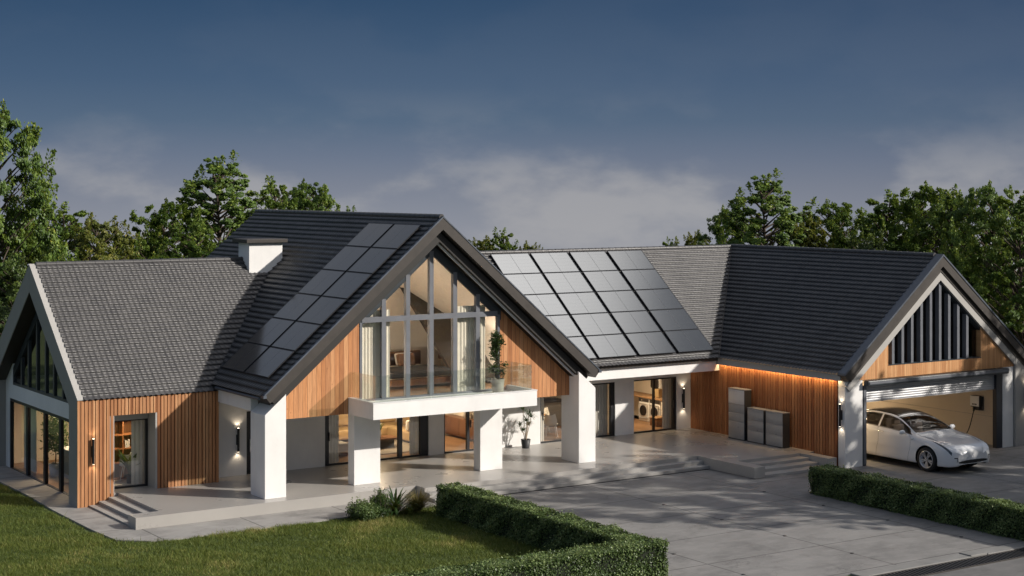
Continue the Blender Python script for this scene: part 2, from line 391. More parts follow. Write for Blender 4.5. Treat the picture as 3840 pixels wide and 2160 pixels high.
# ------------------------------------------------------------------ sun, sky, camera
SUNV = Vector((.955, -1.0, .715)).normalized()
sun = bpy.data.lights.new('sun', 'SUN'); sun.energy = 5.0; sun.angle = math.radians(.7); sun.color = (1, .94, .86)
so = bpy.data.objects.new('sun', sun); COL.objects.link(so); so.location = (40, -45, 40)
so.rotation_euler = (-SUNV).to_track_quat('-Z', 'Y').to_euler()
w = bpy.data.worlds.new('World'); sc.world = w; w.use_nodes = True
nt = w.node_tree; nt.nodes.clear()
wo = N(nt, 'ShaderNodeOutputWorld'); bg = N(nt, 'ShaderNodeBackground'); L(nt, bg.outputs[0], wo.inputs[0])
sky = N(nt, 'ShaderNodeTexSky', sky_type='NISHITA'); sky.sun_disc = False
sky.sun_elevation = math.asin(SUNV.z); sky.sun_rotation = math.atan2(SUNV.x, SUNV.y)
sky.air_density = 1.0; sky.dust_density = 1.5; sky.ozone_density = 1.0
STR = .10
bg.inputs[1].default_value = STR
tc = N(nt, 'ShaderNodeTexCoord'); d = tc.outputs['Generated']
sx = N(nt, 'ShaderNodeSeparateXYZ'); L(nt, d, sx.inputs[0]); z = sx.outputs[2]
def k(c): return tuple(v / STR * .1 for v in c)      # ramp stays in 0..1: values are scaled back up below
zz = math_n(nt, 'DIVIDE', math_n(nt, 'ADD', z, .10), .35, True)
def zp(v): return (v + .10) / .35
low = ramp(nt, zz, [(zp(-.06), (.31, .32, .36)), (zp(-.03), (.275, .29, .335)), (zp(0.0), (.20, .225, .285)), (zp(.018), (.148, .185, .258)),
                    (zp(.040), (.092, .143, .220)), (zp(.065), (.064, .114, .196)), (zp(.114), (.034, .076, .150)), (zp(.22), (.05, .10, .19))])
# azimuth: a little warmer and greyer towards the right
az = N(nt, 'ShaderNodeVectorMath', operation='DOT_PRODUCT'); L(nt, d, az.inputs[0]); az.inputs[1].default_value = (.834, -.5516, 0)
azf = math_n(nt, 'MULTIPLY', math_n(nt, 'ADD', az.outputs['Value'], .05), 2.2, True)
low = mixc(nt, azf, low, mixc(nt, .22, low, (.10, .105, .15)))
# wispy clouds
cl = noise(nt, mapv(nt, d, (8, 8, 17), (-1.7, 3.1, 1.4)), 1.0, 6, .52)
clm = ramp(nt, cl, [(.45, (0, 0, 0)), (.62, (1, 1, 1))], 'EASE')
clh = ramp(nt, zz, [(zp(-.03), (.85, .85, .85)), (zp(.0), (.78, .78, .78)), (zp(.014), (.5, .5, .5)), (zp(.032), (.17, .17, .17)), (zp(.06), (.03, .03, .03)), (zp(.2), (0, 0, 0))])
low = mixc(nt, math_n(nt, 'MULTIPLY', clm, clh), low, (.37, .37, .385))
lowS = N(nt, 'ShaderNodeVectorMath', operation='SCALE'); L(nt, low, lowS.inputs[0]); lowS.inputs['Scale'].default_value = 1 / STR
# upper sky: Nishita with broken cloud
uc = noise(nt, mapv(nt, d, (2.2, 2.2, 2.2), (3.1, .4, 1.7)), 1.0, 6, .6)
ucm = math_n(nt, 'MULTIPLY', ramp(nt, uc, [(.42, (0, 0, 0)), (.7, (1, 1, 1))]), .75)
cloudc = N(nt, 'ShaderNodeVectorMath', operation='SCALE'); cloudc.inputs[0].default_value = (.60, .565, .53); cloudc.inputs['Scale'].default_value = 1 / STR
dim = N(nt, 'ShaderNodeVectorMath', operation='SCALE'); L(nt, sky.outputs[0], dim.inputs[0]); dim.inputs['Scale'].default_value = 1.0
up = mixc(nt, ucm, dim.outputs[0], cloudc.outputs[0])
# unseen bright patch added near the zenith to give the right-hand panels their highlight
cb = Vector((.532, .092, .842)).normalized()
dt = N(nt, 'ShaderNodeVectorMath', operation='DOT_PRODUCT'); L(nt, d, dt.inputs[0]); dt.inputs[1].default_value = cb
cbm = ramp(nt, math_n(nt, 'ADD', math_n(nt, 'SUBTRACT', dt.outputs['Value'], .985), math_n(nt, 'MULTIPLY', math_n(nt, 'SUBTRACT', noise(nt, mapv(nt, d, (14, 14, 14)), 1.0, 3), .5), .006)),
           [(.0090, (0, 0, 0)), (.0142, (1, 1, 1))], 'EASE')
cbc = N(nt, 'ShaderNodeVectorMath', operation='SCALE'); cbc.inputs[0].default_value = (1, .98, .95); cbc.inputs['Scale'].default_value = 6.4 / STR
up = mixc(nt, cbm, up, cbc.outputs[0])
blend = ramp(nt, z, [(.17, (0, 0, 0)), (.36, (1, 1, 1))])
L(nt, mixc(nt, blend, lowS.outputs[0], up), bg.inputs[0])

cam = bpy.data.cameras.new('camera'); co_ = bpy.data.objects.new('camera', cam); COL.objects.link(co_); sc.camera = co_
CAMX, CAMY, CAMZ, YAW, FPX, YH = -25.435, -42.882, 9.2, .58428, 6133.05, 699.5
co_.location = (CAMX, CAMY, CAMZ); co_.rotation_euler = (PI / 2, 0, -YAW)
cam.sensor_width = 36; cam.lens = 36 * FPX / 3840; cam.shift_y = -(1080 - YH) / 3840
cam.clip_start = .5; cam.clip_end = 6000
sc.view_settings.view_transform = 'Standard'; sc.view_settings.look = 'None'; sc.view_settings.exposure = 0; sc.view_settings.gamma = 1
cy = sc.cycles; cy.use_denoising = True; cy.max_bounces = 8; cy.diffuse_bounces = 3; cy.glossy_bounces = 4
cy.transparent_max_bounces = 16; cy.transmission_bounces = 4; cy.sample_clamp_indirect = 6; cy.caustics_reflective = False; cy.caustics_refractive = False
sc.render.resolution_x = 1024; sc.render.resolution_y = 576
def area_light(name, loc, size, power, col=(1, .78, .52), rot=(0, 0, 0), sy=None, parent=None):
    l = bpy.data.lights.new(name, 'AREA'); l.energy = power; l.color = col; l.size = size
    if sy: l.shape = 'RECTANGLE'; l.size_y = sy
    o = bpy.data.objects.new(name, l); COL.objects.link(o); o.location = loc; o.rotation_euler = rot
    if parent: o.parent = parent
    return o

# ================================================================== THE HOUSE
ZT = .361
KM = 4.97 / 5.86; ZRM = 8.268
KL = 3.694 / 4.49
KG = .8153
def zm(x, off=0): return ZRM + off - KM * abs(x)
def zl(y, off=0): return 6.79 + off - KL * abs(y - 7.25)
def zg(x, off=0): return 6.829 + off - KG * abs(x - 17.47)
def zmid(y, off=0): return 6.829 + off - KG * abs(y - 6.24)
H = thing('house', 'white rendered house with steep dark tiled gables, timber cladding and large glazed front gable', 'house')

def wall_boxes(mb, axis, a0, a1, z0, z1, t0, t1, ops):
    """wall along axis (0: runs in x, thickness in y; 1: runs in y, thickness in x) with rectangular openings"""
    xs = sorted({a0, a1, *[o[0] for o in ops], *[o[1] for o in ops]})
    for xa, xb in zip(xs, xs[1:]):
        seg = sorted([(o[2], o[3]) for o in ops if o[0] <= xa + 1e-6 and o[1] >= xb - 1e-6])
        z = z0
        for za, zb in seg + [(z1, z1)]:
            if za > z + 1e-4:
                if axis == 0: mb.box(xa, xb, t0, t1, z, za)
                else: mb.box(t0, t1, xa, xb, z, za)
            z = max(z, zb)

# ---- walls
b = MB(); wall_boxes(b, 0, -5.75, 13.05, .30, 2.62, 3.46, 3.62,
    [(-4.55, -3.65, .3, 2.30), (-1.87, 1.93, .3, 2.28), (2.52, 4.5, .3, 2.28), (6.38, 7.75, .3, 2.28), (8.0, 9.6, .3, 2.27), (10.43, 12.4, .3, 2.28)])
b.build('wall', M['plaster'], H)
# columns
def column(x0, x1, y0, y1, top):
    b = MB()
    if top is None:      # follows the roof slope
        s = .62
        b.prism([(x0, ZT + .001), (x1, ZT + .001), (x1, zm(x1, -s)), (x0, zm(x0, -s))], 1, y0, y1)
    else: b.box(x0, x1, y0, y1, ZT + .001, top)
    b.build('column', M['plaster'], H, bevel=.012)
column(-5.79, -5.13, -.53, .44, None); column(5.13, 5.79, -.53, .44, None)
column(-2.67, -1.79, .0, .385, 2.505); column(1.74, 2.56, .0, .385, 2.505)
# side beams over the porch (behind the outer columns)
for s in (-1, 1):
    b = MB(); xa, xb = s * 5.785, s * 5.55
    b.prism([(.44, 2.757), (2.9, 2.757), (2.9, 3.15), (.44, 3.15)], 0, xa, xb); b.build('beam', M['plaster'], H)
# porch ceiling
b = MB(); b.box(-5.5, 5.5, .16, 3.44, 2.70, 2.79); b.build('porch_ceiling', M['ceiling'], H)
b = MB(); b.box(5.86, 13.0, 2.10, 3.46, 2.63, 2.76); b.build('porch_ceiling', M['ceiling'], H)
# long white beam under the right-hand eave
b = MB(); b.box(5.82, 13.05, 1.86, 2.09, 2.618, 3.19); b.build('beam', M['plaster'], H, bevel=.008)
# outer walls that close the volumes at the back
b = MB()
b.box(-5.79, -5.60, 3.62, 12.4, 0, 3.2); b.box(5.60, 5.79, 9.6, 12.4, 0, 3.2); b.box(-5.6, 5.6, 12.2, 12.4, 0, 3.2)
b.prism([(-5.6, 3.2), (5.6, 3.2), (0, 3.2 + 5.6 * KM - .3)], 1, 12.2, 12.4)
b.box(-9.9, -5.8, 11.55, 11.74, 0, 3.0); b.box(5.8, 21.9, 10.6, 10.8, 0, 2.95); b.box(21.70, 21.9, -4.36, 10.6, 0, 2.95)
b.build('wall', M['plaster'], H)

# ---- left wing: grey portal frame, timber front
def ztop(y): return zl(y)
out = [(2.802, 0), (2.802, 3.125), (7.25, 6.79), (11.74, 3.096), (11.74, 0), (11.02, 0), (11.02, 5.97 - KL * 3.77), (7.25, 5.97), (3.50, 5.97 - KL * 3.75), (3.50, 0)]
b = MB(); b.prism(out, 0, -10.08, -9.63)
b.build('portal_frame', M['greyframe'], H)
# pale cap on the portal's sloping edges
b = MB()
for sgn in (1, -1):
    y0, y1 = (2.752, 7.25) if sgn == 1 else (11.748, 7.25)
    b.prism([(y0, 3.096 + .004), (y1, 6.79 + .006), (y1, 6.79 + .03), (y0, 3.096 + .026)], 0, -10.085, -9.89)
b.build('verge_cap', M['greybarge'], H)
# dark soffit inside the portal
b = MB()
for sgn in (1, -1):
    y0 = 7.25 - sgn * 3.74
    b.prism([(7.25, 5.965), (7.25, 5.945), (y0, 5.945 - KL * 3.74), (y0, 5.965 - KL * 3.74)], 0, -10.06, -9.60)
b.build('soffit', M['soffit'], H)
# timber battens on the front: dark backing + battens
b = MB(); wall_boxes(b, 0, -9.62, -5.75, 0.0, 3.04, 2.803, 2.95, [(-9.0, -7.74, 0.0, 2.594)])
b.box(-9.0, -7.74, 2.80, 2.9, 0, .30); b.build('wall', M['black'], H)
b = MB()
nb = 40; x0 = -10.075; pit = .1083
for i in range(nb):
    xa, xb = x0 + i * pit, x0 + i * pit + .084
    if xb > -5.74: break
    zs = [(.004, 3.085)]
    if xb > -8.995 and xa < -7.745: zs = [(2.594, 3.085)]
    elif xa >= -7.76: zs = [(ZT + .002, 3.085)]
    for za, zb in zs: b.box(xa, xb, 2.76, 2.80, za, zb)
b.build('timber_cladding', M['batten_x'], H)
# recess of the study door
b = MB(); b.box(-7.748, -7.62, 2.768, 3.44, ZT + .002, 2.590); b.box(-9.12, -8.993, 2.768, 3.44, ZT + .002, 2.590)
b.box(-9.12, -7.62, 2.81, 3.44, 2.5905, 2.70); b.build('door_reveal', M['greybarge'], H)
b = MB(); b.box(-9.0, -7.76, 3.30, 3.44, 2.36, 2.59); b.build('blind_box', M['greybarge'], H, bevel=.01)
# glazed end wall: white frame with openings
b = MB()
gx0, gx1 = -9.69, -9.60
b.box(gx0, gx1, 10.60, 11.10, 0, 2.32)
b.box(gx0, gx1, 3.5, 11.10, 2.32, 2.78)
b.prism([(10.27, 2.78), (11.10, 2.78), (11.10, 2.9), (10.27, 3.52)], 0, gx0, gx1)
b.build('wall', M['plaster'], H)

# upper gable window of the left wing
win = MB()
def sl(y): return 5.93 - KL * abs(y - 7.25) - .45
win.prism([(10.27, 2.78), (3.55, 2.78), (3.55, 2.86), (10.27, 2.86)], 0, -9.68, -9.58)
win.prism([(10.27, 2.86), (10.19, 2.86), (10.19, sl(10.19)), (10.27, sl(10.27))], 0, -9.68, -9.58)
for sgn in (1, -1):
    y1 = 7.25 + sgn * 3.02 if sgn == 1 else 3.55
    win.prism([(7.25, 5.48), (y1, 5.48 - KL * abs(y1 - 7.25)), (y1, 5.80 - KL * abs(y1 - 7.25)), (7.25, 5.80)], 0, -9.68, -9.58)
for y in (9.40, 8.67, 7.81, 6.94, 6.14, 5.29, 4.45):
    win.box(-9.68, -9.58, y - .06, y + .06, 2.86, sl(y) + .03)
wo_ = win.build('window', M['frame_dark'], H)
ed = [10.19, 9.40, 8.67, 7.81, 6.94, 6.14, 5.29, 4.45, 3.6]
for ya, yb in zip(ed, ed[1:]):
    if yb < 7.25 < ya: poly = [(ya, 2.86), (yb, 2.86), (yb, sl(yb)), (7.25, sl(7.25)), (ya, sl(ya))]
    else: poly = [(ya, 2.86), (yb, 2.86), (yb, sl(yb)), (ya, sl(ya))]
    p = MB(); p.add([(-9.63, a, c) for a, c in poly], [tuple(range(len(poly)))]); p.build('pane', M['glass'], wo_, recalc=False)
# lower sliding wall
win = MB(); ed = [10.60, 8.82, 7.05, 5.56, 3.55]
win.box(-9.67, -9.58, 3.52, 10.60, 2.22, 2.32); win.box(-9.68, -9.58, 3.52, 10.60, .012, .06)
for y in ed[1:4]: win.box(-9.68, -9.58, y - .10, y + .08, .06, 2.22)
win.box(-9.68, -9.58, 10.50, 10.60, .06, 2.22)
wo_ = win.build('sliding_door', M['black'], H)
for ya, yb in zip(ed, ed[1:]):
    p = MB(); p.add([(-9.63, ya, .06), (-9.63, yb, .06), (-9.63, yb, 2.22), (-9.63, ya, 2.22)], [(0, 1, 2, 3)]); p.build('pane', M['glass'], wo_, recalc=False)

# ---- doors in the long back wall
def door_set(name, x0, x1, z1, y, posts=(), jl=.06, jr=.06, m='black', label=None, handles=()):
    b = MB(); z0 = ZT + .002
    b.box(x0, x0 + jl, y, y + .1, z0, z1); b.box(x1 - jr, x1, y, y + .1, z0, z1)
    b.box(x0 + jl, x1 - jr, y, y + .1, z1 - .05, z1); b.box(x0 + jl, x1 - jr, y + .002, y + .1, z0, z0 + .05)
    ed = [x0 + jl]
    for (a, c) in posts: b.box(a, c, y + .003, y + .1, z0 + .05, z1 - .05); ed += [a, c]
    ed.append(x1 - jr)
    o = b.build(name, M[m], H)
    if label: o['label'] = label
    for a, c in zip(ed[::2], ed[1::2]):
        p = MB(); p.add([(a, y + .05, z0 + .05), (c, y + .05, z0 + .05), (c, y + .05, z1 - .05), (a, y + .05, z1 - .05)], [(0, 1, 2, 3)])
        p.build('pane', M['glass'], o, recalc=False)
    for hx in handles:
        h = MB(); h.rbox(hx - .018, hx + .018, y - .05, y - .002, 1.15, 1.42, .01); h.build('handle', M['black'], o)
    return o
door_set('sliding_door', -1.87, 1.93, 2.28, 3.50, [(.81, .96)], .16, .30, handles=(-1.72,))
door_set('sliding_door', 2.52, 4.5, 2.28, 3.50, [(3.44, 3.54)], .06, .06, handles=(3.56,))
door_set('sliding_door', 6.38, 7.75, 2.28, 3.50, [], .045, .06, handles=(6.5,))
door_set('sliding_door', 8.0, 9.6, 2.27, 3.50, [], .06, .17, handles=(9.42,))
door_set('sliding_door', 10.43, 12.4, 2.28, 3.50, [(11.36, 11.42)], .03, .14, handles=(12.27,))
door_set('door', -9.0, -7.76, 2.37, 3.36, [], .03, .06, handles=())
b = MB(); b.box(-4.53, -3.67, 3.50, 3.58, ZT + .002, 2.28); dd = b.build('door', M['black'], H); dd['label'] = 'solid black front door'
h = MB(); h.rbox(-4.45, -4.41, 3.44, 3.498, 1.05, 1.45, .01); h.build('handle', M['chrome'], dd)

# ---- main gable: timber facade with the tall window
b = MB()
ZS = 7.45
def zs(x): return ZS - KM * abs(x)
b.prism([(-5.13, 2.498), (-2.50, 2.498), (-2.50, zs(2.50)), (-5.13, zs(5.13))], 1, 0, .16)
b.build('timber_cladding', M['gable_wood'], H); b = MB()
b.prism([(2.46, 2.498), (5.13, 2.498), (5.13, zs(5.13)), (2.46, zs(2.46))], 1, 0, .16)
b.build('timber_cladding', M['gable_wood'], H)
b = MB(); b.box(-2.50, 2.46, .02, .16, 2.50, 2.80); b.build('wall', M['plaster'], H)
# window frame
win = MB(); fy0, fy1 = -.02, .11
mul = [-1.675, -.845, -.02, .82, 1.65]; hw = .072
def wt(x): return 7.14 - KM * abs(x)
for x in mul: win.box(x - hw, x + hw, fy0, fy1, 2.80, wt(x) + .12)
win.box(-2.49, -2.41, fy0, fy1, 2.80, wt(2.45) + .1); win.box(2.37, 2.455, fy0, fy1, 2.80, wt(2.41) + .1)
ed = [-2.41] + [v for x in mul for v in (x - hw, x + hw)] + [2.37]
for a, c in zip(ed[::2], ed[1::2]):
    win.box(a, c, fy0, fy1, 5.155, 5.315); win.box(a, c, fy0 + .01, fy1, 2.80, 2.88)
wo_ = win.build('window', M['frame_grey'], H)
wo_['label'] = 'tall gable window with grey mullions'
b = MB()
for s in (1, -1):
    b.prism([(0, 7.14), (s * 2.5, 7.14 - KM * 2.5), (s * 2.5, 7.50 - KM * 2.5), (0, 7.50)], 1, fy0 + .012, fy1 - .01)
b.build('frame', M['frame_dark'], wo_)
for a, c in zip(ed[::2], ed[1::2]):
    for z0, z1 in ((2.88, 5.155), (5.315, None)):
        ys = .06
        if z1 is None:
            pts = [(a, z0), (c, z0), (c, max(wt(c), z0)), (a, max(wt(a), z0))]
            if max(wt(a), wt(c)) < z0 + .02: continue
        else: pts = [(a, z0), (c, z0), (c, min(z1, wt(c))), (a, min(z1, wt(a)))]
        p = MB(); p.add([(x, ys, zz_) for x, zz_ in pts], [(0, 1, 2, 3)]); p.build('pane', M['glass'], wo_, recalc=False)

# roof body and fascias of the main gable
b = MB()
def chev(mb, zt_, zb_, xo, y0, y1, mi=0, xi=None, cx=0, k=KM):
    """chevron band; zt_/zb_ apex heights of top and underside; xo half width at the top edge, ends cut square to the slope"""
    th = math.atan(k); dperp = (zt_ - zb_) * math.cos(th); xb = xo - dperp * math.sin(th)
    for s in (1, -1):
        mb.prism([(cx, zt_), (cx + s * xo, zt_ - k * xo), (cx + s * xb, zt_ - k * xo - dperp * math.cos(th)), (cx, zb_)], 1, y0, y1, mi)
    return mb
chev(b, 8.235, 7.46, 5.80, -.26, 12.62); b.build('roof', M['soffit'], H)
b = MB(); chev(b, 8.262, 7.905, 5.862, -.67, -.262); b.build('fascia', M['dark_fascia'], H)
b = MB(); chev(b, 7.825, 7.53, 5.55, -.46, -.262); b.build('fascia', M['inner_fascia'], H)
b = MB(); chev(b, 7.528, 7.452, 5.32, -.30, -.262); b.build('trim', M['plaster'], H)
b = MB()
for s in (1, -1):
    b.prism([(0, 7.528), (s * 5.2, 7.528 - KM * 5.2), (s * 5.2, 7.46 - KM * 5.2), (0, 7.46)], 1, -.262, .02)
b.build('soffit', M['soffit'], H)
b = MB()
for s in (1, -1):   # blue grey metal verge on top of the fascia
    b.prism([(0, 8.264), (s * 5.87, 8.264 - KM * 5.87), (s * 5.87, 8.31 - KM * 5.87), (0, 8.31)], 1, -.685, -.56)
    b.box(s * 5.86 - .05, s * 5.86 + .05, -.70, -.50, 8.20 - KM * 5.86, 8.28 - KM * 5.86)
b.build('verge_cap', M['verge'], H)

# balcony
b = MB(); bx0, bx1, by0 = -2.86, 2.83, -1.53
b.box(bx0 + .11, bx1 - .11, by0 + .11, -.002, 2.496, 2.83)
b.prism([(bx0, by0), (bx1, by0), (bx1, -.002), (bx1 - .11, -.002), (bx1 - .11, by0 + .11), (bx0 + .11, by0 + .11), (bx0 + .11, -.002), (bx0, -.002)], 2, 2.494, 2.955)
BAL = b.build('balcony', M['plaster'], H)
b = MB()
for (xa, xb, ya, yb) in ((bx0 - .012, bx1 + .012, by0 - .012, by0 + .12), (bx0 - .012, bx0 + .12, by0 + .121, -.003), (bx1 - .12, bx1 + .012, by0 + .121, -.003)): b.box(xa, xb, ya, yb, 2.957, 2.982)
b.build('coping', M['white_paint'], BAL)
def glass_panel(p0, p1, z0, z1, t=.018):
    (xa, ya), (xb, yb) = p0, p1
    p = MB(); dx, dy = xb - xa, yb - ya; ln = math.hypot(dx, dy); nx, ny = -dy / ln * t / 2, dx / ln * t / 2
    p.prism([(xa + nx, ya + ny), (xb + nx, yb + ny), (xb - nx, yb - ny), (xa - nx, ya - ny)], 2, z0, z1)
    o = p.build('balustrade_pane', M['balglass'], BAL); return o
glass_panel((-2.75, -1.46), (-2.75, -.02), 2.984, 3.745)
for xa, xb in ((-2.735, -.90), (-.885, .90), (.915, 2.66)): glass_panel((xa, -1.47), (xb, -1.47), 2.984, 3.745)
glass_panel((2.67, -1.46), (2.67, -.02), 2.984, 3.745)

# chimney
b = MB(); b.box(-3.0, -1.80, 6.70, 7.55, 4.9, 7.34); CH = b.build('chimney', M['plaster'], H, bevel=.01)
b = MB(); b.box(-3.15, -1.68, 6.55, 7.72, 7.345, 7.465); b.build('chimney_cap', M['dark_fascia'], CH, bevel=.008)

# ---- right-hand range and garage
b = MB()                                    # roof bodies under the tiles
b.prism([(1.76, 3.10), (6.24, 6.76), (10.72, 3.10), (10.72, 2.98), (6.24, 6.50), (1.76, 2.98)], 0, 1.9, 17.3)
b.build('roof', M['soffit'], H)
b = MB(); chev(b, 6.775, 6.50, 4.50, -4.2, 6.2, cx=17.47, k=KG); b.build('roof', M['soffit'], H)
b = MB(); b.prism([(2.85, 3.05), (7.25, 6.73), (11.65, 3.05), (11.65, 2.80), (7.25, 6.40), (2.85, 2.80)], 0, -9.62, -3.0); b.build('roof', M['soffit'], H)
# garage side wall: battens on a dark backing
b = MB(); b.box(13.10, 13.25, -4.36, 3.62, 0, 2.95); b.build('wall', M['black'], H)
b = MB(); y = 3.455
while y > -3.96:
    zb = ZT + .002 if y > -4.1 else .004
    b.box(13.055, 13.10, y - .103, y, ZT + .002 if y > -2.85 else .007, 2.86); y -= .1335
b.build('timber_cladding', M['batten_y'], H)
b = MB(); b.box(12.90, 12.945, -4.30, 1.86, 2.85, 3.06); b.build('fascia', M['greybarge'], H)
b = MB(); b.box(12.97, 13.04, -4.2, 1.8, 2.95, 2.975); b.build('led_strip', M['led'], H)
area_light('led_light', (12.985, -1.2, 2.94), .06, 46, (1, .68, .34), (0, 0, 0), 5.9, H)
# garage gable
b = MB()                                    # corner piers
b.box(13.06, 13.85, -4.38, -4.06, 0, 2.83); b.build('pillar', M['plaster'], H, bevel=.008)
b = MB(); b.box(20.74, 21.30, -4.38, -4.06, 0, 2.83); b.build('pillar', M['plaster'], H, bevel=.008)
b = MB(); b.prism([(21.33, 0), (22.0, 0), (22.0, 3.02), (21.33, 3.52)], 1, -4.46, -4.06); b.build('wall', M['greybarge'], H)
b = MB(); zi = 6.01
def gi(x, o=0): return zi + o - KG * abs(x - 17.5)
wl, wr_, wb = 15.04, 19.60, 3.24
gy0, gy1 = -4.38, -4.12
b.prism([(13.58, 2.836), (wl, 2.836), (wl, gi(wl, .1)), (13.58, gi(13.58, .1))], 1, gy0, gy1)
b.prism([(wr_, 2.836), (21.42, 2.836), (21.42, gi(21.42, .1)), (wr_, gi(wr_, .1))], 1, gy0, gy1)
b.box(wl, wr_, gy0, gy1, 2.836, wb)
b.build('timber_cladding', M['garage_wood'], H)
b = MB(); b.box(wl, wr_, gy0 - .01, gy1, wb + .002, wb + .03)
for s in (1, -1):
    xe = wr_ if s == 1 else wl
    b.prism([(17.5, gi(17.5, .06)), (xe, gi(xe, .06)), (xe, gi(xe, -.10)), (17.5, gi(17.5, -.10))], 1, gy0 + .03, gy1)
gw = b.build('window', M['frame_dark'], H); gw['label'] = 'triangular gable window with close upright fins'
for i in range(9):
    x = 15.29 + .4545 * i
    f_ = MB(); f_.box(x - .058, x + .058, gy0 + .012, gy0 + .19, wb + .032, gi(x, -.06)); f_.build('fin', M['frame_grey'], gw)
p = MB(); yy = gy0 + .2
p.add([(wl, yy, wb + .03), (wr_, yy, wb + .03), (wr_, yy, gi(wr_, -.05)), (17.5, yy, gi(17.5, -.05)), (wl, yy, gi(wl, -.05))], [(0, 1, 2, 3, 4)])
p.build('pane', M['glass_dark'], gw, recalc=False)
b = MB(); chev(b, 6.82, 6.485, 4.63, -4.56, -4.21, cx=17.50, k=KG); b.build('fascia', M['dark_fascia'], H)
b = MB(); chev(b, 6.483, 6.30, 4.35, -4.47, -4.21, cx=17.50, k=KG); b.build('soffit', M['soffit'], H)
b = MB(); chev(b, 6.298, 6.01, 4.45, -4.45, -4.21, cx=17.50, k=KG); b.build('trim', M['greybarge'], H)
b = MB()
for s in (1, -1): b.prism([(17.5, 6.83), (17.5 + s * 4.64, 6.83 - KG * 4.64), (17.5 + s * 4.64, 6.90 - KG * 4.64), (17.5, 6.90)], 1, -4.58, -4.22)
b.build('verge_cap', M['verge'], H)
# roller door
GD = MB(); GD.rbox(13.88, 20.84, -4.60, -4.385, 2.63, 2.822, .05, 4); GDO = GD.build('garage_door', M['frame_dark'], H); GDO['label'] = 'half raised ribbed roller door'
b = MB(); b.box(13.95, 20.78, -4.615, -4.602, 2.70, 2.775); b.build('housing_strip', M['frame_grey'], GDO)
b = MB(); nsl = 7
prof = []
for i in range(nsl * 8 + 1):
    t = i / 8; prof.append((-4.25 - .016 * abs(math.sin(PI * t)) ** .6, 2.09 + .54 * i / (nsl * 8)))
vs = [(x, a, c) for x in (14.0, 20.46) for a, c in prof]; n_ = len(prof)
b.add(vs, [(i, i + 1, n_ + i + 1, n_ + i) for i in range(n_ - 1)], 0, True); b.box(14.0, 20.46, -4.255, -4.235, 2.068, 2.09)
b.build('shutter', mat('shutter_aluminium', (.50, .50, .51), .45, .04, 3, metallic=.2), GDO)
for xa, xb in ((13.86, 14.03), (20.43, 20.73)):
    b = MB(); b.box(xa, xb, -4.37, -4.20, .004, 2.63); b.build('guide_rail', M['navy'], GDO)
b = MB(); b.box(13.895, 14.025, -4.385, -4.372, .05, 2.62); b.build('guide_rail', M['frame_grey'], GDO)
# garage interior
b = MB(); b.box(13.28, 13.40, -4.04, 3.2, .006, 2.75); b.box(20.95, 21.1, -4.04, 3.2, .006, 2.75); b.box(13.40, 20.95, 3.2, 3.32, .006, 2.75)
b.build('inner_wall', M['tan_wall'], H)
b = MB(); b.box(13.28, 21.1, -4.04, 3.3, 2.76, 2.83); b.build('ceiling', M['ceiling'], H)
b = MB(); b.box(20.935, 20.948, -4.0, 3.1, 1.00, 1.012); b.build('wall_joint', M['greyframe'], H)
b = MB(); b.box(14, 21, -4.1, 2.6, 2.84, 2.92); b.box(14.8, 20.2, -3.0, -2.9, 2.92, 4.6); b.build('attic_partition', M['brown_wood'], H)

# ---- rooms behind the glass
b = MB(); b.box(-5.5, 12.9, 3.62, 9.6, .31, ZT - .006); b.build('floor', M['floor_wood'], H)
b = MB(); b.box(-5.5, 13.4, 3.63, 9.6, 2.45, 2.58); b.build('ceiling', M['ceiling'], H)
b = MB()
b.box(-5.5, 13.5, 9.45, 9.6, ZT, 2.44)
for x, y1 in ((-3.5, 9.44), (5.15, 9.44), (9.90, 9.44)): b.box(x - .06, x + .06, 3.63, y1, ZT, 2.44)
b.box(13.42, 13.54, 3.63, 9.44, ZT, 2.44); b.box(9.97, 13.41, 7.6, 7.7, ZT, 2.44)
b.build('inner_wall', M['plaster_in'], H)
b = MB(); b.box(-3.5, 3.5, .17, 5.3, 2.795, 2.81); b.build('floor', M['floor_wood'], H)
b = MB(); b.box(-3.62, -3.5, .17, 5.4, 2.80, zm(3.62, -.82) + .1); b.box(3.5, 3.62, .17, 5.4, 2.80, zm(3.62, -.82) + .1)
b.prism([(-3.5, 2.80), (3.5, 2.80), (3.5, 4.35), (0, 7.44), (-3.5, 4.35)], 1, 5.3, 5.4)
for s in (1, -1): b.prism([(0, 7.44), (0, 7.40), (s * 3.5, 7.40 - KM * 3.5), (s * 3.5, 7.44 - KM * 3.5)], 1, .18, 5.3)
b.build('inner_wall', M['plaster_in'], H)
# left wing rooms
b = MB(); b.box(-9.57, -5.82, 5.12, 11.5, .012, .03); b.box(-9.4, -5.82, 3.46, 5.0, .30, ZT - .004); b.build('floor', M['floor_wood'], H)
b = MB(); b.box(-9.55, -5.82, 3.46, 11.5, 2.42, 2.60); b.build('ceiling', M['ceiling'], H)
b = MB(); b.box(-9.40, -5.82, 5.0, 5.12, .03, 2.42); b.build('inner_wall', M['brown_wood'], H)
b = MB(); b.box(-5.9, -5.82, 3.46, 11.5, .03, 2.42); b.box(-9.5, -5.9, 11.4, 11.5, .03, 2.42); b.prism([(4.2, 2.61), (10.3, 2.61), (7.25, 5.0)], 0, -6.2, -6.1); b.build('inner_wall', M['plaster_in'], H)

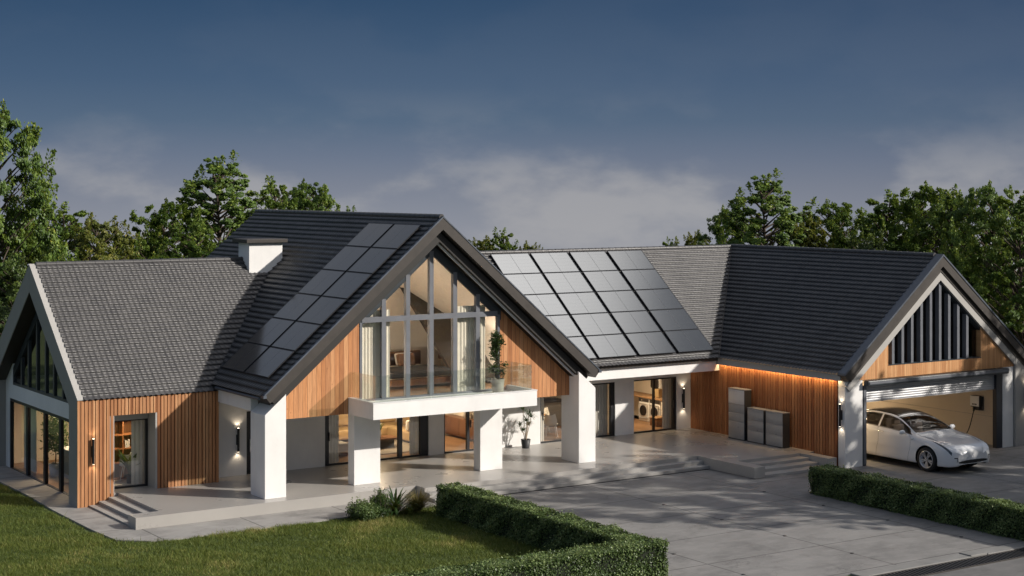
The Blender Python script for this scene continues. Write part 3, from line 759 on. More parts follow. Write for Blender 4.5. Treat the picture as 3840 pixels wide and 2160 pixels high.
# ---- tiled roof slopes
def tiles(origin, U, V, lu, lv, keep=None, pitch=.165, course=.215, parent=H, label=None):
    U, V = Vector(U).normalized(), Vector(V).normalized(); Nn = U.cross(V).normalized()
    if Nn.z < 0: Nn = -Nn
    nw = 6; nu = int(lu / pitch * nw) + 1; nc = int(round(lv / course)); course = lv / nc
    us = np.arange(nu + 1) * (pitch / nw); us = us[us <= lu + 1e-6]
    ph = 2 * PI * us / pitch; wave = .0085 * (np.cos(ph) + .35 * np.cos(2 * ph + .8))
    rows = []; rv = []; ro = []
    for c in range(nc):
        jit = RNG.uniform(-.003, .003, len(us))
        rv.append(c * course - .012 + .010 * np.cos(ph + .5) + jit * .6); ro.append(.056 + wave + jit)
        rv.append(np.full(len(us), (c + .5) * course)); ro.append(.033 + wave * .95 + jit)
        rv.append(np.full(len(us), (c + 1) * course)); ro.append(.010 + wave * .9)
    rv.append(np.full(len(us), nc * course)); ro.append(.01 + wave * 0)
    rv = np.array(rv); ro = np.array(ro); R, C = rv.shape
    O = np.array(origin)[None, None]; 
    P = O + us[None, :, None] * np.array(U) + rv[:, :, None] * np.array(V) + ro[:, :, None] * np.array(Nn)
    P = P.reshape(-1, 3)
    i = (np.arange(R - 1)[:, None] * C + np.arange(C - 1)[None, :]).ravel()
    F = np.stack([i, i + 1, i + C + 1, i + C], 1)
    Rr = np.repeat(np.arange(R - 1), C - 1) // 3; Cc = np.tile(np.arange(C - 1), R - 1) // nw
    rt = RNG.random((Rr.max() + 2, Cc.max() + 2)); rnd = rt[Rr, Cc]; rnd[np.repeat(np.arange(R - 1), C - 1) % 3 == 2] = -3.0     # shade under each tile course, painted dark on the step faces
    cen = P[F].mean(1)
    if keep is not None: mk = keep(cen); F = F[mk]; rnd = rnd[mk]
    used = np.unique(F); mp = np.zeros(len(P), int); mp[used] = np.arange(len(used))
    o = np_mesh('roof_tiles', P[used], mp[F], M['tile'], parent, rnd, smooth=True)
    # flip if normals point down
    return o
th = math.atan(KM); tl = math.atan(KL); tg = math.atan(KG)
slm = 5.86 / math.cos(th)
# main roof, both slopes
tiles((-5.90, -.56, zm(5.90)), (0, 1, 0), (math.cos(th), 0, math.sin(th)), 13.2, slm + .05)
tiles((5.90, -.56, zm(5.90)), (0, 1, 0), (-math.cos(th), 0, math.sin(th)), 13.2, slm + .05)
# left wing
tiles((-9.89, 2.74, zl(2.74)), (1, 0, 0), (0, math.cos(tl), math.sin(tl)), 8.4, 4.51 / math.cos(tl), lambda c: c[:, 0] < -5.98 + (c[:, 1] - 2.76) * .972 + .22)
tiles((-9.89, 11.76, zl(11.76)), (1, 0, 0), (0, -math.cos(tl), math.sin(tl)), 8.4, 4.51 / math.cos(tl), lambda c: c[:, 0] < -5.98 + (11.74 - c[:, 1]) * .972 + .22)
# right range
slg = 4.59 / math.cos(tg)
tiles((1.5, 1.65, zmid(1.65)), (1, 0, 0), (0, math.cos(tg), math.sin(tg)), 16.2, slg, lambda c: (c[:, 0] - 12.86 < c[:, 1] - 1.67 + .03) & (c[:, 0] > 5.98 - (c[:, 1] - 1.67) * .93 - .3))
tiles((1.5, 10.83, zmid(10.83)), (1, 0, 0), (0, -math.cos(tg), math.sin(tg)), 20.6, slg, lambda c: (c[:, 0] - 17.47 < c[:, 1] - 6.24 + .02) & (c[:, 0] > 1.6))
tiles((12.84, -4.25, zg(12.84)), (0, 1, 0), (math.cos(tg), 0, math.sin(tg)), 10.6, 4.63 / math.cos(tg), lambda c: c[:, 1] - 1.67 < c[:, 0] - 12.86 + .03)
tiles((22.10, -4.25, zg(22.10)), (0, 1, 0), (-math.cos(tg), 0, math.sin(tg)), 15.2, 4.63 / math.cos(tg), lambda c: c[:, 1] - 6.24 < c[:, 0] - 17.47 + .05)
# ridge caps and valley strip
def ridge(p0, p1, r=.085, seg=.30):
    p0, p1 = Vector(p0), Vector(p1); n = max(1, int((p1 - p0).length / seg)); b = MB()
    for i in range(n):
        a = p0.lerp(p1, i / n); c = p0.lerp(p1, (i + 1.12) / n)
        b.cyl(a, c, r * 1.04, r * .94, 10, 0, True)
    return b.build('ridge_tiles', M['tile'], H)
ridge((0, -.58, 8.285), (0, 12.66, 8.285)); ridge((-9.88, 7.25, 6.79), (-1.8, 7.25, 6.79)); ridge((1.6, 6.24, 6.83), (17.47, 6.24, 6.83)); ridge((17.47, -4.22, 6.85), (17.47, 6.24, 6.85))
b = MB(); b.tube([(12.84, 1.65, 3.12), (17.47, 6.24, 6.86)], .03, 6); b.build('valley_strip', M['dark_fascia'], H)
b = MB(); b.tube([(-5.93, -.45, zm(5.93) - .03), (-5.93, 2.6, zm(5.93) - .03)], .045, 8); b.build('gutter', M['verge'], H)

# ================================================================== GROUND
S = dict(kind='structure')
rad = [0, 12, 25, 40, 55, 75, 100, 140, 200, 300, 450, 700, 1100, 1700, 2600, 4200]
def gz(r): return 0 if r < 58 else -(r - 58) * .075
vs = [(0, 0, 0)]; fs = []; NA = 72
for i, r in enumerate(rad[1:]):
    for a in range(NA): vs.append((5 + r * math.cos(2 * PI * a / NA), r * math.sin(2 * PI * a / NA), gz(r)))
for a in range(NA): fs.append((0, 1 + a, 1 + (a + 1) % NA))
for i in range(len(rad) - 2):
    for a in range(NA):
        p, q = 1 + i * NA + a, 1 + i * NA + (a + 1) % NA; fs.append((p, p + NA, q + NA, q))
g = MB(); g.add(vs, fs, 0, True); tag(g.build('ground', M['ground']), 'dark green lawn ground around the house', 'ground', kind='structure')
b = MB(); b.box(-1.25, 60, -15.0, -.9, -.05, .006); b.box(10, 60, -4.6, 4, -.05, .0055)
tag(b.build('driveway', M['drive']), 'weathered grey concrete driveway with joints', 'driveway', kind='structure')
# path along the terrace with an irregular grassy edge
pts = [(-9.6, 12.5), (-10.72, 12.3), (-10.70, 8.2), (-10.66, 5.5), (-10.74, 2.9), (-10.72, -.2), (-10.62, -1.9), (-9.9, -2.5), (-8.9, -2.58), (-7.0, -2.56), (-4.1, -2.55), (-1.24, -2.5), (-1.24, -.9), (-9.6, -.9)]
b = MB(); b.prism(pts, 2, -.05, .045); tag(b.build('path', M['paving']), 'pale concrete path round the terrace', 'path', kind='structure')
# terrace
b = MB(); z = ZT
b.prism([(-9.75, -.98), (-1.12, -.98), (-1.12, -1.47), (9.26, -1.47), (9.26, -.41), (-9.75, -.41)], 2, .02, z)
b.box(-8.88, 13.05, -.41, 2.79, .02, z); b.box(-7.74, -5.6, 2.79, 3.46, .02, z); b.box(-9.0, -7.74, 2.79, 3.46, .02, z); b.box(-5.6, 13.05, 2.79, 3.62, .02, z)
b.box(9.26, 13.06, -2.93, -.41, .02, z); b.box(9.26, 9.70, -4.23, -2.93, .02, z); b.box(12.43, 12.82, -4.23, -2.93, .02, z)
TE = b.build('terrace', M['concrete']); tag(TE, 'smooth grey raised concrete terrace in front of the house', 'terrace', kind='structure')
def steps(boxes, lab):
    b = MB()
    for q in boxes: b.box(*q)
    o = b.build('steps', M['concrete_side'], None, bevel=.006); tag(o, lab, 'steps', kind='structure'); return o
steps([(-1.12, 9.26, -1.76, -1.472, .022, .241), (-1.12, 9.26, -2.06, -1.762, .022, .121)], 'long shallow concrete steps down from the terrace to the driveway')
steps([(-9.17, -8.882, -.412, 2.755, .05, .271), (-9.46, -9.172, -.412, 2.755, .05, .181), (-9.75, -9.462, -.412, 2.755, .05, .091)], 'short concrete steps beside the left timber wall')
steps([(9.702, 12.428, -3.36, -2.932, .006, .271), (9.702, 12.428, -3.80, -3.362, .006, .181), (9.702, 12.428, -4.24, -3.802, .006, .091)], 'small concrete steps beside the garage side wall')
b = MB(); b.box(-1.0, 9.2, -2.09, -1.5, .007, .02); tag(b.build('shadow_strip', M['black']), 'black strip for the shade in the gap under the lowest long step', 'gap', kind='structure')  # black strip stands in for the shade below the steps
# kerb, drain and road at the lower right
b = MB(); b.box(2.6, 6.35, -15.42, -15.0, -.05, .05); b.box(6.36, 6.95, -15.40, -15.0, -.05, .075); b.box(6.96, 60, -15.42, -15.0, -.05, .05)
tag(b.build('kerb', M['kerb'], None, bevel=.02), 'pale concrete kerb at the end of the driveway', 'kerb', kind='structure')
b = MB(); b.box(-8, 60, -40, -16.06, -.05, .008); tag(b.build('road', M['road']), 'grey road beyond the drain', 'road', kind='structure')
DR = thing('drain_grate', 'long black slotted drain grate between kerb and road', 'drain', (0, -15.75, 0))
b = MB(); b.box(2.6, 30, -.30, -.26, .0, .03); b.box(2.6, 30, .28, .32, .0, .03); b.build('frame', M['dark_fascia'], DR)
b = MB(); x = 2.7
while x < 16: b.prism([(x, -.26), (x + .05, -.26), (x + .17, .28), (x + .12, .28)], 2, .005, .024); x += .115
b.build('grating', M['dark_plastic'], DR)
b = MB(); b.box(2.6, 30, -.26, .28, -.04, .003); b.build('channel', M['grille'], DR)
# little black pins on the slab joints
pin = MB(); pin.lathe([(.001, .016), (.045, .016), (.05, .006), (.05, 0)], (0, 0, 0), 12); first = None
for i, (x, y, lab) in enumerate([(.5, -11.0, 'black joint plug on the slab joint right behind the front hedge corner'), (.5, -13.6, 'black joint plug nearest the bottom edge of the picture'), (4.28, -8.45, 'black joint plug in the middle of the driveway'),
        (4.28, -10.95, 'black joint plug in the open driveway halfway to the kerb'), (4.28, -13.4, 'black joint plug closest to the kerb'), (8.06, -6.0, 'black joint plug nearest the small right-hand steps'), (8.06, -8.5, 'black joint plug beside the near end of the right hedge'),
        (8.06, -11.0, 'black joint plug along the middle of the right hedge'), (8.06, -13.6, 'black joint plug at the far lower right by the hedge'), (4.28, -5.9, 'black joint plug between the long steps and the mid driveway')]):
    if first is None: first = pin.build('joint_plug', M['dark_plastic']); o = first
    else: o = first.copy(); COL.objects.link(o)
    o.location = (x, y, .006); tag(o, lab, 'joint plug', 'black plugs on the driveway joints')

# ================================================================== SOLAR PANELS
def make_panel(wx, wy):
    fr = MB(); t = .035; e = .016
    fr.box(-wx / 2, wx / 2, -wy / 2, -wy / 2 + e, 0, t); fr.box(-wx / 2, wx / 2, wy / 2 - e, wy / 2, 0, t)
    fr.box(-wx / 2, -wx / 2 + e, -wy / 2 + e, wy / 2 - e, 0, t); fr.box(wx / 2 - e, wx / 2, -wy / 2 + e, wy / 2 - e, 0, t)
    gl = MB(); gl.box(-wx / 2 + e, wx / 2 - e, -wy / 2 + e, wy / 2 - e, .004, t - .006)
    return fr, gl
ordn = ['lowest', 'second lowest', 'third lowest', 'third highest', 'second highest', 'topmost']
def panel_field(pos, rotm, wx, wy, labf, grp):
    first = None
    for (p, lab) in pos:
        if first is None:
            root = thing('solar_panel', lab, 'solar panel', p, 0, grp); fr, gl = make_panel(wx, wy)
            fr.build('frame', M['black'], root); gl.build('cells', M['solar'], root); first = root
        else: root = copy_tree(first); root['label'] = lab
        root.location = p; root.rotation_euler = rotm
pos = []
Nn = Vector((-math.sin(th), 0, math.cos(th))); Vv = Vector((math.cos(th), 0, math.sin(th)))
for r in range(6):
    for c in range(2):
        s = (5.44 - .36) / 6; xm = -5.44 + (r + .5) * s; y = -.13 + .825 + c * 1.69
        p = Vector((xm, y, zm(xm))) + Nn * .085
        pos.append((p, 'dark solar panel on the main roof, %s row, %s' % (ordn[r], 'column next to the gable' if c == 0 else 'column away from the gable')))
rm = Matrix((Vector((0, -1, 0)), Vv, Nn)).transposed().to_euler()
panel_field(pos, rm, 1.60, 1.082, None, 'solar panels on the steep main roof slope')
pos = []; Nn = Vector((0, -math.sin(tg), math.cos(tg))); o5 = ['lowest', 'second lowest', 'middle', 'second highest', 'topmost']; cn = ['leftmost column beside the gable', 'second column from the gable', 'third column from the gable', 'rightmost column nearest the valley']
for c, xc in enumerate((6.79, 8.50, 10.23, 11.97)):
    for r in range(5):
        y = 1.89 + (r + .5) * (6.10 - 1.89) / 5; p = Vector((xc, y, zmid(y))) + Nn * .085
        pos.append((p, 'pale solar panel on the long right roof, %s row, %s' % (o5[r], cn[c])))
rm = Matrix((Vector((1, 0, 0)), Vector((0, math.cos(tg), math.sin(tg))), Nn)).transposed().to_euler()
panel_field(pos, rm, 1.61, 1.068, None, 'solar panels on the long right-hand roof')

# ================================================================== WALL LAMPS, BATTERIES, CHARGER
def make_lamp(h=.72):
    root = thing('wall_lamp', 'x', 'wall lamp', group='black up and down wall lamps')
    b = MB(); b.cyl((0, -.085, .0), (0, -.085, h), .036, n=14); b.build('tube', M['black'], root)
    b = MB(); b.rbox(-.04, .04, -.06, -.002, h * .28, h * .72, .008); b.build('bracket', M['black'], root)
    b = MB()
    for zz_ in (-.003, h + .003): b.cyl((0, -.085, zz_ - .002), (0, -.085, zz_ + .002), .028, n=12)
    b.build('light_disc', M['lamp_glow'], root)
    for nm, zz_, rx in (('up', h + .02, PI), ('down', -.02, 0)):
        l = bpy.data.lights.new('lamp_spot', 'SPOT'); l.energy = 3.6; l.color = (1, .82, .60); l.spot_size = math.radians(125); l.spot_blend = .7; l.shadow_soft_size = .03
        o = bpy.data.objects.new('lamp_spot', l); COL.objects.link(o); o.parent = root; o.location = (0, -.085, zz_); o.rotation_euler = (rx, 0, 0)
    return root
first = make_lamp()
for i, (p, rz, lab) in enumerate([((-4.86, 3.46, 1.10), 0, 'lit wall lamp on the white wall in the left porch recess'),
        ((-9.64, 2.76, 1.27), 0, 'black wall lamp on the timber battens of the left wing'),
        ((12.67, 3.46, 1.12), 0, 'lit black wall lamp beside the laundry room door'),
        ((13.06, -4.22, 1.37), -PI / 2, 'black wall lamp on the white pier at the garage corner'),
        ((21.84, -4.46, 1.40), 0, 'black wall lamp on the shaded wall at the right edge of the picture')]):
    o = first if i == 0 else copy_tree(first)
    o.location = p; o.rotation_euler = (0, 0, rz); o['label'] = lab
def cabinet(name, y0, y1, z1, lines, lab, cat, top):
    root = thing(name, lab, cat, (12.63, (y0 + y1) / 2, ZT), 0, 'home battery cabinets'); w_ = (y1 - y0) / 2; h = z1 - ZT
    b = MB(); b.rbox(.012, .33, -w_, w_, .0, h - .03, .012); b.build('case', M['dark_plastic'], root)
    zz_ = [.03] + lines + [h - .035]
    b = MB()
    for a, c in zip(zz_, zz_[1:]): b.rbox(-.004, .03, -w_ + .012, w_ - .03, a + .0012, c - .0012, .003, 2)
    b.build('front_panel', M['graphite'], root)
    b = MB(); b.rbox(-.006, .33, -w_ - .004, w_ + .004, h - .03, h, .01); b.build('lid', M['graphite'], root)
    return root
c1 = cabinet('inverter_cabinet', .05, .90, 2.13, [.62, .92, 1.24], 'tall graphite battery cabinet with pale top, leftmost of the three by the timber wall', 'cabinet', True)
b = MB(); b.rbox(-.012, -.005, -.413, .395, 1.245, 1.735, .004, 2); b.build('top_panel', M['steel'], c1)
b = MB()
for i in range(5): b.box(-.0145, -.0122, .36 - i * .034 - .022, .36 - i * .034, 1.30, 1.322)
b.build('wordmark', M['white_paint'], c1)
cabinet('battery_cabinet', -.93, -.09, 1.55, [.40, .76, 1.10], 'low graphite battery cabinet in the middle of the three', 'cabinet', False)
cabinet('battery_cabinet', -1.88, -1.02, 1.55, [.40, .76, 1.10], 'low graphite battery cabinet, rightmost of the three, nearest the small steps', 'cabinet', False)

CG = thing('car_charger', 'white box car charger with black base on the tan garage wall', 'charger', (20.95, -3.13, 1.32))
b = MB(); b.rbox(-.07, -.002, -.24, .20, -.14, .36, .012); b.build('back_plate', M['dark_plastic'], CG)
b = MB(); b.rbox(-.21, -.072, -.20, .20, 0.0, .385, .012); b.build('housing', M['dark_plastic'], CG)
b = MB(); b.rbox(-.232, -.211, -.198, .198, .01, .38, .008); b.build('cover', M['white_plastic'], CG)
b = MB(); b.box(-.2345, -.2325, -.10, .10, .055, .105); b.build('display', M['black'], CG)
b = MB()
for i in range(6): b.box(-.2365, -.2348, .07 - i * .022 - .014, .07 - i * .022, .068, .092)
b.build('display_text', M['steel'], CG)
b = MB(); b.prism([(-.20, -.19), (-.20, .19), (-.13, .10), (-.13, -.16)], 2, -.02, -.001); b.rbox(-.19, -.08, -.17, .12, -.13, -.005, .02); b.build('holster', M['dark_plastic'], CG)
CB = MB(); pts = []
for t in np.linspace(0, 1, 22):
    p0, p1, p2, p3 = Vector((-.20, .02, -.04)), Vector((-.25, .12, -.75)), Vector((-.7, -.1, -1.05)), Vector((-3.55, -2.55, -.40))
    p0, p1, p2, p3 = Vector((-.22, .0, -.02)), Vector((-.34, .06, -.55)), Vector((-.75, -.2, -.95)), Vector((-3.05, -1.9, -.62))
    pts.append(p0 * (1 - t) ** 3 + p1 * 3 * t * (1 - t) ** 2 + p2 * 3 * t * t * (1 - t) + p3 * t ** 3)
CB.tube(pts, .016, 8); CB.tube(pts[:3], .034, 10); tagc = CB.build('charging_cable', M['rubber'], CG)

# ================================================================== CAR
def pchip(xs, ys):
    xs = np.array(xs, float); ys = np.array(ys, float); h = np.diff(xs); dlt = np.diff(ys) / h
    m = np.zeros(len(xs)); m[0], m[-1] = dlt[0], dlt[-1]
    for i in range(1, len(xs) - 1):
        if dlt[i - 1] * dlt[i] > 0:
            w1, w2 = 2 * h[i] + h[i - 1], h[i] + 2 * h[i - 1]; m[i] = (w1 + w2) / (w1 / dlt[i - 1] + w2 / dlt[i])
    def f(x):
        x = np.clip(np.asarray(x, float), xs[0], xs[-1]); i = np.clip(np.searchsorted(xs, x) - 1, 0, len(xs) - 2)
        t = (x - xs[i]) / h[i]; t2, t3 = t * t, t ** 3
        return (2 * t3 - 3 * t2 + 1) * ys[i] + (t3 - 2 * t2 + t) * h[i] * m[i] + (-2 * t3 + 3 * t2) * ys[i + 1] + (t3 - t2) * h[i] * m[i + 1]
    return f
CS = 1.19; CX0, CY0 = 15.86, -7.27
CAR = thing('electric_car', 'white electric sedan half out of the garage with dark glass roof and silver wheels', 'car', (CX0, CY0 + 2.4 * CS, 0))
f_w = pchip([0, .015, .04, .09, .18, .32, .55, .9, 1.5, 3.0, 3.8, 4.3, 4.55, 4.66, 4.69], [.56, .635, .70, .76, .815, .86, .895, .915, .925, .925, .91, .865, .79, .70, .62])
f_bot = pchip([0, .05, .2, .6, 4.2, 4.5, 4.69], [.27, .22, .19, .18, .20, .27, .40])
f_top = pchip([0, .012, .04, .1, .22, .45, .8, 1.15, 1.32, 1.7, 2.05, 2.4, 2.8, 3.2, 3.6, 4.0, 4.3, 4.5, 4.63, 4.69], [.575, .615, .65, .695, .75, .815, .885, .945, .985, 1.185, 1.345, 1.425, 1.445, 1.425, 1.36, 1.245, 1.135, 1.09, 1.06, .90])
f_sh = pchip([0, .04, .1, .22, .45, .8, 1.2, 2.0, 3.0, 3.8, 4.4, 4.6, 4.69], [.545, .605, .65, .71, .775, .845, .895, .93, .965, 1.01, 1.02, .99, .85])
f_rw = pchip([0, .2, .8, 1.2, 1.45, 1.8, 2.2, 3.0, 3.6, 4.1, 4.5, 4.69], [.40, .60, .70, .755, .735, .665, .60, .575, .565, .56, .58, .50])      # half width of the rail (A pillar / roof edge)
f_rz = pchip([0, .1, .45, .8, 1.15, 1.3, 1.7, 2.1, 2.5, 3.0, 3.5, 4.0, 4.3, 4.55, 4.69], [.515, .665, .80, .87, .925, .955, 1.14, 1.295, 1.355, 1.37, 1.30, 1.17, 1.085, 1.04, .88])
NL = 240; ls = np.concatenate([np.linspace(0, .25, 30, endpoint=False), np.linspace(.25, 4.4, 190, endpoint=False), np.linspace(4.4, 4.69, 22)])
def section(l):
    w_, zb, zt_, zs_, rw, rz = (float(f(l)) for f in (f_w, f_bot, f_top, f_sh, f_rw, f_rz))
    rw = min(rw, w_ - .06); zm_ = zb + (zs_ - zb) * .45
    return [(w_ * .80, zb), (w_ - .045, zb + .015), (w_ - .012, zb + .09), (w_ - .004, zm_ - .05), (w_, zm_ + .05), (w_ - .008, zs_ - .10), (w_ - .035, zs_ - .02), (w_ - .075, zs_ + .012),
            ((w_ - .075) * .5 + rw * .5 + .012, (zs_ + rz) / 2 + .008), (rw, rz), (rw * .86, rz + (zt_ - rz) * .42), (rw * .45, rz + (zt_ - rz) * .86), (0, zt_)]
KEY = 13; SUBN = 5
def dense(sec):
    P = np.array(sec); t = np.arange(KEY); f0, f1 = pchip(t, P[:, 0]), pchip(t, P[:, 1]); tt = np.linspace(0, KEY - 1, (KEY - 1) * SUBN + 1)
    return np.stack([f0(tt), f1(tt)], 1)
SECS = np.array([dense(section(l)) for l in ls]); NP_ = SECS.shape[1]
def car_pt(l, s, side=1, off=0.0):
    """point on body at length l, profile parameter s (0 sill .. 12 centre)"""
    sec = dense(section(l)); t = np.linspace(0, KEY - 1, NP_); return Vector((side * float(np.interp(s, t, sec[:, 0])), float(np.interp(s, t, sec[:, 1])), 0))
def W(l, x, z): return ((x) * CS, (l - 2.4) * CS, z * CS)
V = np.zeros((len(ls), NP_ * 2 - 1, 3))
for i, l in enumerate(ls):
    x = np.concatenate([SECS[i, :, 0], -SECS[i, -2::-1, 0]]); zz_ = np.concatenate([SECS[i, :, 1], SECS[i, -2::-1, 1]])
    V[i, :, 0] = x; V[i, :, 1] = l; V[i, :, 2] = zz_
AX = (.845, 3.72); RA = .372; ZA = .345
NPT = V.shape[1]
# snap the wheel arch rim
for ax in AX:
    dl = V[:, :, 1] - ax; dz = V[:, :, 2] - ZA; r = np.hypot(dl, dz)
    near = (np.abs(r - RA) < .030) & (V[:, :, 2] < .85) & (np.abs(V[:, :, 0]) > .5)
    fct = np.where(near, RA / np.maximum(r, 1e-6), 1.0); V[:, :, 1] = ax + dl * fct; V[:, :, 2] = ZA + dz * fct
idx = (np.arange(len(ls) - 1)[:, None] * NPT + np.arange(NPT - 1)[None, :]).ravel()
F = np.stack([idx, idx + 1, idx + NPT + 1, idx + NPT], 1)
sidx = np.minimum(np.tile(np.arange(NPT - 1), len(ls) - 1) + .5, NPT - 1 - (np.tile(np.arange(NPT - 1), len(ls) - 1) + .5)) / SUBN   # profile parameter
P = V.reshape(-1, 3); cen = P[F].mean(1); lc = cen[:, 1]
hole = np.zeros(len(F), bool)
for ax in AX: hole |= (np.hypot(lc - ax, cen[:, 2] - ZA) < RA) & (cen[:, 2] < .85) & (sidx < 7)
rail_lo = (sidx > 7.45); rail_hi = (sidx < 8.85)
side_gl = rail_lo & rail_hi & (lc > 1.42 + (sidx - 7.45) * .10) & (lc < 3.95 - (sidx - 7.45) * .05) & ~((lc > 2.62) & (lc < 2.70))
wind = (sidx > 9.25) & (lc > 1.33 - .0 * sidx + (12 - sidx) * .012) & (lc < 2.12)
roofg = (sidx > 9.45) & (lc > 2.15) & (lc < 4.15)
body = ~(hole | side_gl | wind | roofg)
def sub(name, mk, m, off=0.0, parent=CAR):
    f = F[mk]; used = np.unique(f); mp = np.zeros(len(P), int); mp[used] = np.arange(len(used)); p = P[used].copy()
    if off:
        c = np.stack([np.zeros(len(p)), p[:, 1] * .6 + 1.0, np.full(len(p), .45)], 1); n = p - c; n /= np.linalg.norm(n, axis=1)[:, None]; p += n * off
    q = np.stack([p[:, 0] * CS, (p[:, 1] - 2.4) * CS, p[:, 2] * CS], 1)
    o = np_mesh(name, q, mp[f], m, parent, smooth=True); return o
bo = sub('body', body, M['carpaint'])
# close the nose and tail
b = MB()
for i in (0, len(ls) - 1): b.add([W(*(V[i, k_, 1], V[i, k_, 0], V[i, k_, 2])) for k_ in range(NPT)], [tuple(range(NPT))])
b.build('bumper', M['carpaint'], CAR)
sub('side_window', side_gl & (cen[:, 0] > 0), M['carglass']); sub('side_window', side_gl & (cen[:, 0] < 0), M['carglass'])
sub('windscreen', wind, M['carglass']); sub('roof_glass', roofg, mat('dark_roof_glass', (.02, .016, .014), .22, .1, 3, coat=0.3))
for s in (1, -1):
    b = MB(); vs = []; nl_, ns_ = 26, 7
    for i in range(nl_):
        l = .085 + .70 * i / (nl_ - 1); u = i / (nl_ - 1)
        lo = 4.75 + 2.55 * u ** .8; hi = min(7.25, 5.7 + 3.4 * u); hi = max(hi, lo + .02)
        for j in range(ns_):
            p = car_pt(l, lo + (hi - lo) * j / (ns_ - 1)); vs.append(W(l - .006, s * (p.x + .005), p.y + .005))
    b.add(vs, [(i * ns_ + j, i * ns_ + j + 1, (i + 1) * ns_ + j + 1, (i + 1) * ns_ + j) for i in range(nl_ - 1) for j in range(ns_ - 1)], 0, True)
    b.build('headlight', M['headlight'], CAR)
# grille and lower details follow the plan curve of the nose
linv = pchip([.56, .635, .70, .76, .815, .86], [0, .015, .04, .09, .18, .32])
def ribbon(x0, x1, z0f, z1f, m, name, n=24, out=.006):
    b = MB(); vs = []
    for i in range(n + 1):
        x = x0 + (x1 - x0) * i / n; l = float(linv(max(abs(x) + .02, .56))) if abs(x) > .54 else 0.0
        l -= out + .0
        vs += [W(l, x, z0f(x)), W(l, x, z1f(x))]
    b.add(vs, [(2 * i, 2 * i + 2, 2 * i + 3, 2 * i + 1) for i in range(n)], 0, True)
    return b.build(name, m, CAR)
ribbon(-.56, .56, lambda x: .285 + .03 * (abs(x) / .56) ** 3, lambda x: .375 - .03 * (abs(x) / .56) ** 4, M['grille'], 'grille')
for s in (1, -1):
    xs = sorted((s * .60, s * .79)); ribbon(xs[0], xs[1], lambda x: .440, lambda x: .465, M['grille'], 'fog_slot', 10, .012)
    xs = sorted((s * .595, s * .615)); ribbon(xs[0], xs[1], lambda x: .35, lambda x: .445, M['grille'], 'fog_slot', 3, .012)
# underbody and wheel wells
b = MB(); b.box(-.72 * CS, .72 * CS, (.35 - 2.4) * CS, (4.4 - 2.4) * CS, .20 * CS, .30 * CS); b.build('underbody', M['grille'], CAR)
b = MB()
for ax in AX:
    for s in (1, -1):
        n = 24; vs = []
        for i in range(n + 1):
            t = -.25 + (PI + .5) * i / n
            for xx in (.90, .55): vs.append(W(ax + RA * 1.0 * math.cos(t), s * xx, ZA + RA * 1.0 * math.sin(t)))
        b.add(vs, [(2 * i, 2 * i + 1, 2 * i + 3, 2 * i + 2) for i in range(n)], 0, True)
        b.add([W(ax + RA * 1.02 * math.cos(2 * PI * i / 20), s * .56, ZA + RA * 1.02 * math.sin(2 * PI * i / 20)) for i in range(20)], [tuple(range(20))])
b.build('wheel_well', M['grille'], CAR)
def wheel(ax, side):
    b = MB(); R_ = .335
    prof = [(.235, -.105), (.30, -.112), (.325, -.095), (R_, -.06), (R_, .06), (.325, .095), (.30, .112), (.235, .105)]
    c = (side * .805 * CS, (ax - 2.4) * CS, R_ * CS)
    b.lathe([(r * CS, x * CS) for r, x in prof], c, 40, 0, 0)
    o = b.build('wheel', M['rubber'], CAR)
    r = MB(); fx = side * (.105) * CS
    r.lathe([(.19 * CS, side * .03 * CS), (.225 * CS, side * .06 * CS), (.24 * CS, side * .108 * CS), (.225 * CS, side * .112 * CS), (.212 * CS, side * .085 * CS)], c, 40, 0, 0)
    for i in range(10):
        t = 2 * PI * i / 10 + (.13 if i % 2 else -.13)
        d_ = Vector((0, math.cos(t), math.sin(t))); tt = Vector((0, -math.sin(t), math.cos(t)))
        t2 = 2 * PI * (i // 2) / 5 * 1.0
        c0 = Vector(c)
        a0 = c0 + d_ * .045 * CS + Vector((side * .085 * CS, 0, 0)); a1 = c0 + d_ * .222 * CS + Vector((side * .10 * CS, 0, 0))
        vs = [a0 + tt * .015 * CS, a0 - tt * .015 * CS, a1 - tt * .021 * CS, a1 + tt * .021 * CS]; dep = Vector((-side * .03 * CS, 0, 0))
        r.add([*vs, *[v + dep for v in vs]], [(0, 1, 2, 3), (0, 4, 5, 1), (1, 5, 6, 2), (2, 6, 7, 3), (3, 7, 4, 0)])
    r.cyl(Vector(c) + Vector((side * .05 * CS, 0, 0)), Vector(c) + Vector((side * .10 * CS, 0, 0)), .05 * CS, n=16)
    r.build('rim', M['rim'], o)
    d2 = MB(); d2.cyl(Vector(c) + Vector((side * .0, 0, 0)), Vector(c) + Vector((side * .02 * CS, 0, 0)), .19 * CS, n=28); d2.build('brake_disc', M['dark_plastic'], o)
for ax in AX:
    for s in (1, -1): wheel(ax, s)
